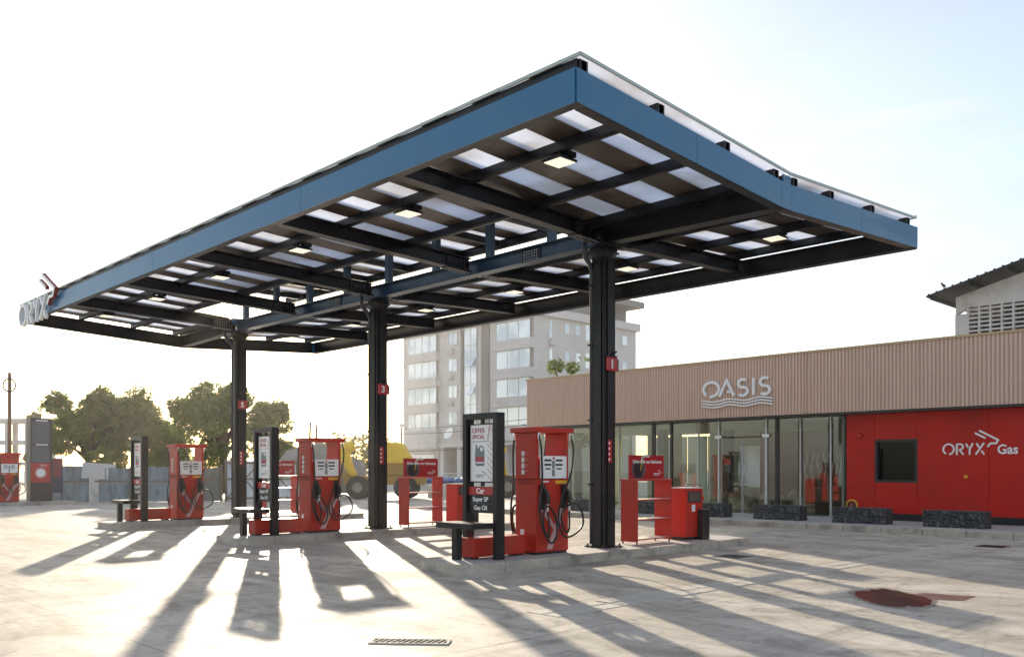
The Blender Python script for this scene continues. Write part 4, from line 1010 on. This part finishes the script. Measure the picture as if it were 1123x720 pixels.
for k in range(5): b = MB(); b.box(-78.5, -76.5, FY + .12, FY + .199, 6.8 + k * 2.3, 6.92 + k * 2.3); b.build('transom', M_alu, ob, True)
for k in range(3):
    b = MB(); z = 7.0 + k * 3.2; b.bar((-77.0, FY + .15, z + 1.0), (-77.0, FY - .45, z), .8, .05, (0, 1, 0)); b.build('open_vent', M_office, ob, True)
b = MB(); b.box(-75.6, -74.3, FY + .12, FY + .29, 5.0, 18.3); b.box(-79.2, -78.8, FY + .12, FY + .29, 5, 18.3); b.build('dark_strip', M_plaster2, ob, True)
b = MB(); b.box(FX0 - .2, FX1 + .5, FY - .6, FYB + .3, 18.3, 19.2); b.build('cornice', M_plaster, ob, True)
b = MB(); b.box(FX0 + 4, FX1 - 1.2, FY + 6, FYB - .4, 19.2, 21.2); b.build('penthouse', M_plaster2, ob, True)
b = MB(); b.box(FX0 + 3.4, FX1 + .6, FY + 10, FYB + .9, 21.2, 21.9); b.build('roof_slab', M_plaster2, ob, True)
b = MB()
for k in range(12): yy = FY + 10.5 + k * .75; b.tube([(FX1 + .4, yy, 21.9), (FX1 + .4, yy, 23.1)], .04, 5)
for z in (22.3, 22.7, 23.1): b.tube([(FX1 + .4, FY + 10.5, z), (FX1 + .4, FYB + .6, z), (FX1 - 6, FYB + .6, z)], .035, 5)
b.build('roof_railing', M_white, ob, True)
b = MB(); b.box(FX0 - .3, FX0 + 7.5, FY - .5, FY + 3, 4.1, 4.7); b.box(FX0 + 7.5, FX1 + .2, FY - .2, FY + 5, 4.2, 4.6); b.build('first_floor_ledge', M_plaster, ob, True)
for xx in (-82.8, -79.6, -76.4, -72.2, -67.6): b = MB(); b.box(xx - .35, xx + .35, FY + .2, FY + .9, 0, 4.2); b.build('ground_column', M_plaster, ob, True)
win(-89.2, -84.2, 1.4, 3.4, 4, FY + .2)
b = MB(); b.box(-74, -69, FY + 3.3, FY + 3.45, .6, 3.6); b.build('shopfront', M_office, ob, True)
t = thing('satellite_dish', (-80.6, FY - .1, 5.3), 'white satellite dish on the front of the grey office block', 'satellite dish')
b = MB(); b.tube([(0, -.45, .55), (0, -.35, .5), (0, -.25, .45)], [.75, .6, .1], 20); b.build('dish', M_white, t); b = MB(); b.tube([(0, -.3, .5), (0, .2, .2)], .05, 6); b.build('arm', M_alu, t)

# ------------------------------------------------------------------ trees
def leaf_cloud(b, blobs, n, size, rr):
    tot = sum(r_[1] ** 2 for r_ in blobs)
    for c, r_, sq in blobs:
        k = int(n * r_ * r_ / tot); sd = rr.random() * 30
        for _ in range(k):
            d = Vector((rr.gauss(0, 1), rr.gauss(0, 1), rr.gauss(0, 1))).normalized()
            q = .35 + .7 * rr.random() ** .45
            nn = noise.noise(d * 2.2 + Vector((sd, 0, 0)))
            p = Vector(c) + Vector((d.x, d.y, d.z * sq)) * r_ * q * (1 + .35 * nn)
            if noise.noise(p * 1.1 + Vector((0, sd, 5))) < -.12: continue
            a = Vector((rr.gauss(0, 1), rr.gauss(0, 1), rr.gauss(0, .6))).normalized(); u = a.cross(Vector((rr.random(), rr.random(), 1))).normalized(); s_ = size * rr.uniform(.5, 1.3)
            b.v += [tuple(p + a * s_), tuple(p + u * s_ * .45), tuple(p - a * s_), tuple(p - u * s_ * .45)]
            o = len(b.v) - 4; b.f.append((o, o + 1, o + 2, o + 3)); b.smooth.append(False)
def tree(loc, H_, Wd, lab, seed, n=16000, size=.20, m=None, group='trees behind the metal fence', name='leafy_tree'):
    rr = random.Random(seed); t = thing(name, loc, lab, 'tree', group)
    b = MB(); th = H_ * .35; b.tube([(0, 0, -.1), (.1, .05, th * .5), (0, .1, th)], [H_ * .045, H_ * .035, H_ * .03], 10)
    blobs = []
    nb = 22
    for i in range(nb):
        a = rr.uniform(0, 6.28); rad = Wd * .5 * math.sqrt(rr.random()) * .85; zz = H_ * (.28 + .60 * rr.random()); k = 1 - .45 * max(0, (zz / H_ - .5) * 2) ** 2
        c = (math.cos(a) * rad * k, math.sin(a) * rad * k, zz); r_ = Wd * rr.uniform(.10, .19); blobs.append((c, r_, .8))
        if i % 2 == 0: b.tube(hose([(0, .1, th * .85), (c[0] * .4, c[1] * .4, th + (c[2] - th) * .4), c], 3), [H_ * .022, H_ * .02, H_ * .016, H_ * .012, H_ * .009, H_ * .006, .03], 6)
    b.build('trunk', M_bark, t)
    b = MB(); leaf_cloud(b, blobs, n, size, rr)
    me_ = b.build('crown', m or M_leaf, t)
    return t
def pos(px, d): 
    u = (px - 561) / 971; return ((u * .695 - .719) * d, (u * .719 + .695) * d, 0)
tree(pos(95, 60), 7.2, 6.6, 'broad dense green tree above the blue metal fence, left of the pair', 1, 32000, .17)
tree(pos(155, 63), 7.6, 6.5, 'dense green tree adjoining the broad tree above the blue fence', 2, 30000, .17)
tree(pos(243, 60), 7.9, 6.4, 'tall round green tree behind the column numbered 5', 3, 30000, .17)
tree(pos(292, 64), 6.9, 5.2, 'smaller green tree right of the column numbered 5', 4, 20000, .17)
tree(pos(196, 68), 5.2, 5.4, 'low dark green tree filling the gap between the two tall trees', 15, 17000, .17)
tree(pos(45, 95), 9.6, 3.0, 'pale slender tree above the dark price totem', 5, 3000, .3, M_leaf2)
tree(pos(395, 80), 4.6, 8.0, 'sparse pale tree beyond the yellow loader', 6, 3500, .3, M_leaf2)
tree(pos(630, 48), 8.9, 3.8, 'small green tree showing above the left end of the shop roof', 8, 9000, .16)

# ------------------------------------------------------------------ fences
def fence(p0, p1, n, h, mm, lab, brace=False, seed=1):
    rr = random.Random(seed); p0 = Vector(p0); p1 = Vector(p1); d = (p1 - p0); L = d.length; dn = d.normalized(); nr = Vector((dn.y, -dn.x, 0))
    t = thing('metal_fence', p0, lab, 'fence', 'sheet metal fences at the back of the yard')
    for i in range(n):
        b = MB(); a = L * i / n; w = L / n; hh = h + rr.uniform(-.12, .12); s_ = rr.uniform(-.03, .03); k = 14; vs = []
        top_jag = [hh + rr.uniform(-.04, .03) for _ in range(k + 1)]
        for q in range(k + 1):
            o = dn * (a + w * q / k) + nr * ((.02 if q % 2 else -.02) + s_)
            vs += [o + Vector((0, 0, .02)), o + Vector((0, 0, top_jag[q]))]
        b.add(vs, [(2 * q, 2 * q + 2, 2 * q + 3, 2 * q + 1) for q in range(k)]); b.build('sheet_panel', mm, t)
    for i in range(n + 1):
        b = MB(); o = dn * (L * i / n) + nr * .08; b.bar(o, o + Vector((rr.uniform(-.04, .04), 0, h + .08)), .09, .09, (1, 0, 0)); b.build('fence_post', M_wood, t)
    for z in (.62 * h,) if not brace else (.15, .55 * h, h - .1):
        b = MB(); b.bar(nr * .09 + Vector((0, 0, z)), d + nr * .09 + Vector((0, 0, z)), .05, .08); b.build('rail', M_wood, t)
    if brace:
        for i in range(n):
            a = dn * (L * i / n) + nr * .13; c = dn * (L * (i + 1) / n) + nr * .13; mid = (a + c) / 2
            b = MB(); b.bar(a + Vector((0, 0, .1)), mid + Vector((0, 0, .55 * h)), .04, .06); b.bar(mid + Vector((0, 0, .55 * h)), c + Vector((0, 0, h)), .04, .06)
            b.bar(c + Vector((0, 0, .1)), mid + Vector((0, 0, .55 * h)), .04, .06) if i % 1 == 0 else None; b.build('brace', M_wood, t)
    return t
fence((-45.6, 13.4, 0), (-42.6, 18.1, 0), 3, 1.65, M_fence, 'weathered blue grey sheet metal fence on the left beneath the trees', seed=2)
fence((-42.5, 18.3, 0), (-41.7, 20.2, 0), 1, 1.75, M_tarpg, 'dark brick coloured fence section behind the pump of column 5', seed=4)
fence((-41.6, 20.4, 0), (-39.6, 25.2, 0), 3, 2.0, M_fence2, 'pale blue sheet metal fence with timber braces left of the yellow loader', True, seed=5)
t = thing('white_hoarding', (-44.6, 14.6, 0), 'battered white sheet board leaning on the fence beside the price totem', 'board')
b = MB(); b.bar((0, 0, 1.55), (.5, 1.35, 1.45), .05, .75, (0, 0, 1)); b.build('board', M_white_dirty, t)
b = MB(); b.bar((.2, .5, 0), (.2, .5, 1.2), .5, .04, (1, 0, 0)); b.build('lower_board', M_white_dirty, t)

# low cage fence in front of the office block
t = thing('cage_fence', (-46, 43, 0), 'low white wire fence in front of the grey office block', 'fence')
b = MB(); A_ = Vector(pos(436, 62)); B_ = Vector(pos(600, 62)); k = 60
for i in range(k + 1):
    p = A_.lerp(B_, i / k); b.tube([p, p + Vector((0, 0, 1.3))], .02 if i % 6 else .05, 4)
for z in (.15, .7, 1.3): b.tube([A_ + Vector((0, 0, z)), B_ + Vector((0, 0, z))], .025, 4)
b.build('fence_wires', M_white_dirty, t, True)
t = thing('low_wall', pos(380, 70), 'long pale low boundary wall behind the yellow loader', 'wall')
b = MB(); A_ = Vector(pos(330, 70)); B_ = Vector(pos(620, 66)); b.bar(A_ + Vector((0, 0, .45)), B_ + Vector((0, 0, .45)), .25, .9); b.build('wall_body', M_white_dirty, t, True)

# ------------------------------------------------------------------ yellow machines, tarps
def wheel(b, b2, c, r_, w_):
    ax = Vector((math.cos(.79), math.sin(.79), 0)); c = Vector(c); nn = Vector((-ax.y, ax.x, 0))
    b.tube([c - nn * w_ / 2, c - nn * w_ * .42, c + nn * w_ * .42, c + nn * w_ / 2], [r_ * .9, r_, r_, r_ * .9], 22)
    b2.tube([c - nn * (w_ / 2 + .03), c + nn * (w_ / 2 + .03)], r_ * .45, 16)
def machine(px0, px1, d, lab, mirror=1):
    c = Vector(pos((px0 + px1) / 2, d)); L = (px1 - px0) / 971 * d
    t = thing('wheel_loader', c, lab, 'wheel loader', 'yellow wheel loaders parked at the back')
    rt = Vector((.695, .719, 0)); fw = Vector((-.719, .695, 0)); ang = math.atan2(.719, .695); t.rotation_euler = (0, 0, ang)
    h = L / 2
    b = MB(); b.box(-h, h, -.55, .55, .75, 1.25); b.build('chassis', M_yelmach, t, bevel=.05)
    b = MB(); b.box(-h * .1, h * .95, -.6, .6, 1.25, 1.95); b.box(h * .5, h * 1.02, -.5, .5, .9, 1.3); b.build('hood', M_yelmach, t, bevel=.08)
    b = MB(); b.add([(-h * .1, -.75, 1.9), (h * .75, -.75, 1.9), (h * .45, -.6, 3.0), (-h * .02, -.6, 3.05), (-h * .1, .75, 1.9), (h * .75, .75, 1.9), (h * .45, .6, 3.0), (-h * .02, .6, 3.05)],
                    [(0, 1, 2, 3), (7, 6, 5, 4), (0, 4, 5, 1), (1, 5, 6, 2), (2, 6, 7, 3), (3, 7, 4, 0)]); b.build('tarp_cover', M_tarpy, t, bevel=.1)
    b = MB(); b.tube(hose([(-h * .75, -.5, 2.9), (-h * .95, -.5, 2.6), (-h * .9, -.5, 1.9), (-h * .72, -.5, 1.2)], 4), [.25, .3, .34, .34, .32, .32, .3, .3, .28, .26, .24, .2, .16], 10); b.build('loader_arm', M_tarpy, t)
    for k, xx in enumerate((-h * .62, h * .55)):
        b = MB(); b2 = MB(); b.tube([(xx, -.95, .62), (xx, -.9, .62), (xx, -.55, .62), (xx, -.5, .62)], [.55, .62, .62, .55], 24)
        w_ = b.build('wheel', M_tread, t); b2.tube([(xx, -.98, .62), (xx, -.6, .62)], .27, 16); b2.build('rim', M_tarpg, w_)
        b = MB(); b.tube([(xx, .5, .62), (xx, .95, .62)], .62, 24); b.build('wheel', M_tread, t)
    return t
machine(378, 466, 48, 'yellow wheel loader with bright yellow cover behind column 3')
machine(546, 600, 50, 'yellow wheel loader mostly hidden behind the pump of column 1')
t = thing('flatbed_trailer', pos(352, 48), 'long ochre flatbed trailer parked behind the pump of column 3', 'trailer', rz=math.atan2(.719, .695))
b = MB(); b.box(-2.2, 1.6, -.5, .5, 1.15, 1.45); b.build('bed', M_yelmach, t); b = MB(); b.box(-2.0, 1.5, -.4, .4, .75, 1.1); b.build('chassis', M_tarpg, t)
for xx in (-1.2, .6): b = MB(); b.tube([(xx, -.55, .45), (xx, -.25, .45)], .45, 20); b.build('wheel', M_tread, t)
t = thing('tarpaulin_heap', pos(362, 52), 'sloping heap of grey tarpaulins behind the flatbed trailer', 'tarpaulin', rz=math.atan2(.719, .695))
b = MB(); b.add([(-3.2, -1, 1.4), (2.2, -1, 1.3), (2.0, 0, 2.0), (-.6, .2, 3.2), (-3, 1.5, 2.7), (-3.2, -1, .2), (2.2, -1, .2), (2.0, 1.5, .2), (-3, 1.5, .2)], [(0, 1, 2, 3), (0, 3, 4), (5, 6, 1, 0), (6, 7, 2, 1), (7, 8, 4, 3, 2), (8, 5, 0, 4)]); b.build('tarp_sheet', M_tarpg, t)
t = thing('covered_pallet', pos(491, 50), 'long low load under a blue tarpaulin beside the red cabinet of column 3', 'covered load', rz=math.atan2(.719, .695))
b = MB(); b.box(-1.1, 1.0, -.5, .5, 0, .72); b.build('crates', M_white_dirty, t); b = MB()
for i in range(6): b.lump((-1.0 + i * .38, 0, .95), .38, (.9, 1.3, .5), 2, .3, i)
b.build('blue_tarp', M_tarpb, t)

# ------------------------------------------------------------------ poles, lamps, wires
p = pos(10, 45)
t = thing('utility_pole', p, 'rusty brown utility pole with a cable coil at the left edge', 'pole')
b = MB(); b.tube([(0, 0, 0), (0, 0, 6.5)], [.11, .085], 10); b.build('pole', M_pole, t)
b = MB(); rt = Vector((.695, .719, 0))
for r_ in (.30, .34): b.tube([rt * (.12 + r_ * math.cos(a * math.pi / 10)) + Vector((-.0, -.12, 5.85 + r_ * math.sin(a * math.pi / 10))) for a in range(21)], .022, 6, caps=False)
b.build('cable_coil', M_rubber, t)
b = MB(); e = Vector(pos(130, 92)) - Vector(p)
b.tube([Vector((0, 0, 6.35)) + Vector((e.x, e.y, 1.4)) * (k / 14) - Vector((0, 0, .6 * math.sin(math.pi * k / 14))) for k in range(15)], .014, 5)
b.build('overhead_wire', M_rubber, t)
for px, h, lab in ((337, 4.1, 'thin leaning timber pole left of its twin behind the pump of column 3'), (344, 3.9, 'thin timber pole right of its twin behind the pump of column 3')):
    t = thing('timber_pole', pos(px, 56), lab, 'pole', 'thin timber poles'); b = MB(); b.tube([(0, 0, 0), (.12, .12, h + .5)], [.09, .07], 8); b.build('shaft', M_wood, t)
t = thing('street_lamp', pos(440, 60), 'slim street lamp with pale globe right of column 3', 'street lamp')
b = MB(); b.tube([(0, 0, 0), (0, 0, 4.4)], [.09, .06], 8); b.build('pole', M_dkmetal, t); b = MB(); b.lump((0, 0, 4.55), .17, sub=2, amp=0, smooth=True); b.build('globe', M_white, t)
t = thing('wire_pole', pos(579, 62), 'thin dark pole with cross arms before the office block', 'pole')
b = MB(); b.tube([(0, 0, 0), (0, 0, 5.2)], .06, 8); b.build('shaft', M_dkmetal, t); b = MB()
for z in (4.2, 4.7): b.bar((-.3, -.3, z), (.3, .3, z), .04, .05)
b.build('cross_arm', M_dkmetal, t)
for z, k in ((5.1, 0), (4.7, 1), (3.4, 2)):
    t = thing('overhead_cable', Vector(pos(579, 62)) + Vector((0, 0, z)), ('topmost', 'middle', 'lowest')[k] + ' thin overhead cable crossing in front of the grey office block', 'cable', 'overhead cables')
    b = MB(); A_ = Vector(pos(579, 62)) + Vector((0, 0, z)); B_ = Vector(pos(300, 72)) + Vector((0, 0, z + .5))
    b.tube([A_.lerp(B_, q / 16) - Vector((0, 0, .7 * math.sin(math.pi * q / 16))) for q in range(17)], .02, 5); b.build('cable', M_dkmetal, t, True)

# unfinished concrete frame, far left
t = thing('concrete_frame', pos(10, 100), 'pale unfinished concrete building frame beyond the far left pump', 'building', rz=math.atan2(.719, .695))
b = MB()
for fl in range(3):
    b.box(-12, 3.6, -3, 3, fl * 2.4 + 2.0, fl * 2.4 + 2.35)
    for k in range(8):
        for yy in (-2.9, 2.5): b.box(-12 + k * 2.18, -11.5 + k * 2.18, yy, yy + .4, fl * 2.4 - .05, fl * 2.4 + 2.0)
b.build('frame', M_plaster, t)

# ------------------------------------------------------------------ haze
b = MB(); b.box(-190, 60, -40, 170, -1, 30)
hz = b.build('haze', MATS['pit_shade']); hz.data.materials.clear(); hm = bpy.data.materials.new('haze_air'); hn, hl = nodes_of(hm); hn.remove(hn['Principled BSDF'])
pv = hn.new('ShaderNodeVolumePrincipled'); pv.inputs['Color'].default_value = (1, .97, .94, 1); pv.inputs['Density'].default_value = .00026; pv.inputs['Anisotropy'].default_value = .72
hl.new(pv.outputs[0], hn['Material Output'].inputs['Volume']); hz.data.materials.append(hm); tag(hz, kind='stuff')

# ------------------------------------------------------------------ camera
cam = bpy.data.cameras.new('Camera'); co = bpy.data.objects.new('Camera', cam); COL.objects.link(co)
co.location = (0, 0, 1.6); co.rotation_euler = (R(90), 0, math.atan2(.719, .695))
cam.sensor_width = 36; cam.lens = 971 / 1123 * 36; cam.shift_y = 154 / 1123; cam.clip_end = 3000; cam.clip_start = .05
scene.camera = co

# ------------------------------------------------------------------ light
SX, SY = -.874, .486; EL = 12.2
wd = bpy.data.worlds.new('World'); scene.world = wd; wd.use_nodes = True; n = wd.node_tree.nodes; l = wd.node_tree.links
bg = n['Background']; sky = n.new('ShaderNodeTexSky'); sky.sky_type = 'NISHITA'; sky.sun_disc = False; sky.sun_elevation = R(EL); sky.sun_rotation = math.atan2(SX, SY)
sky.air_density = 1.0; sky.dust_density = 1.0; sky.ozone_density = 1.0
tc = n.new('ShaderNodeTexCoord'); mp = n.new('ShaderNodeMapping'); mp.inputs['Scale'].default_value = (1.0, 1.6, 5.0); l.new(tc.outputs['Generated'], mp.inputs[0])
nz = n.new('ShaderNodeTexNoise'); nz.inputs['Scale'].default_value = 2.3; nz.inputs['Detail'].default_value = 9; nz.inputs['Roughness'].default_value = .6; l.new(mp.outputs[0], nz.inputs[0])
mr = n.new('ShaderNodeMapRange'); mr.inputs['From Min'].default_value = .45; mr.inputs['From Max'].default_value = .70; mr.inputs['To Min'].default_value = .45; mr.inputs['To Max'].default_value = .7; l.new(nz.outputs['Fac'], mr.inputs[0])
mx = n.new('ShaderNodeMix'); mx.data_type = 'RGBA'; mx.inputs[7].default_value = (2.1, 2.15, 2.38, 1); l.new(mr.outputs[0], mx.inputs[0]); l.new(sky.outputs[0], mx.inputs[6]); 
mp2 = n.new('ShaderNodeMapping'); mp2.inputs['Scale'].default_value = (1.2, 2.4, 9.0); mp2.inputs['Rotation'].default_value = (0, .25, .5); l.new(tc.outputs['Generated'], mp2.inputs[0])
nz2 = n.new('ShaderNodeTexNoise'); nz2.inputs['Scale'].default_value = 1.7; nz2.inputs['Detail'].default_value = 10; nz2.inputs['Roughness'].default_value = .62; l.new(mp2.outputs[0], nz2.inputs[0])
mr2 = n.new('ShaderNodeMapRange'); mr2.inputs['From Min'].default_value = .56; mr2.inputs['From Max'].default_value = .70; mr2.inputs['To Max'].default_value = .8; l.new(nz2.outputs['Fac'], mr2.inputs[0])
mx2 = n.new('ShaderNodeMix'); mx2.data_type = 'RGBA'; mx2.inputs[7].default_value = (3.0, 3.0, 3.05, 1); l.new(mr2.outputs[0], mx2.inputs[0]); l.new(mx.outputs[2], mx2.inputs[6]); l.new(mx2.outputs[2], bg.inputs[0])
bg.inputs[1].default_value = .10
sun = bpy.data.lights.new('Sun', 'SUN'); so = bpy.data.objects.new('Sun', sun); COL.objects.link(so)
d = Vector((SX * math.cos(R(EL)), SY * math.cos(R(EL)), math.sin(R(EL)))); so.rotation_euler = d.to_track_quat('Z', 'Y').to_euler(); so.location = d * 60
sun.energy = 3.1; sun.angle = R(.6); sun.color = (1, .86, .66)
scene.view_settings.view_transform = 'Standard'; scene.view_settings.look = 'None'; scene.view_settings.gamma = 1; scene.view_settings.use_curve_mapping = False
scene.view_settings.exposure = 1.72
scene.render.engine = 'CYCLES'
scene.cycles.max_bounces = 8; scene.cycles.transparent_max_bounces = 16
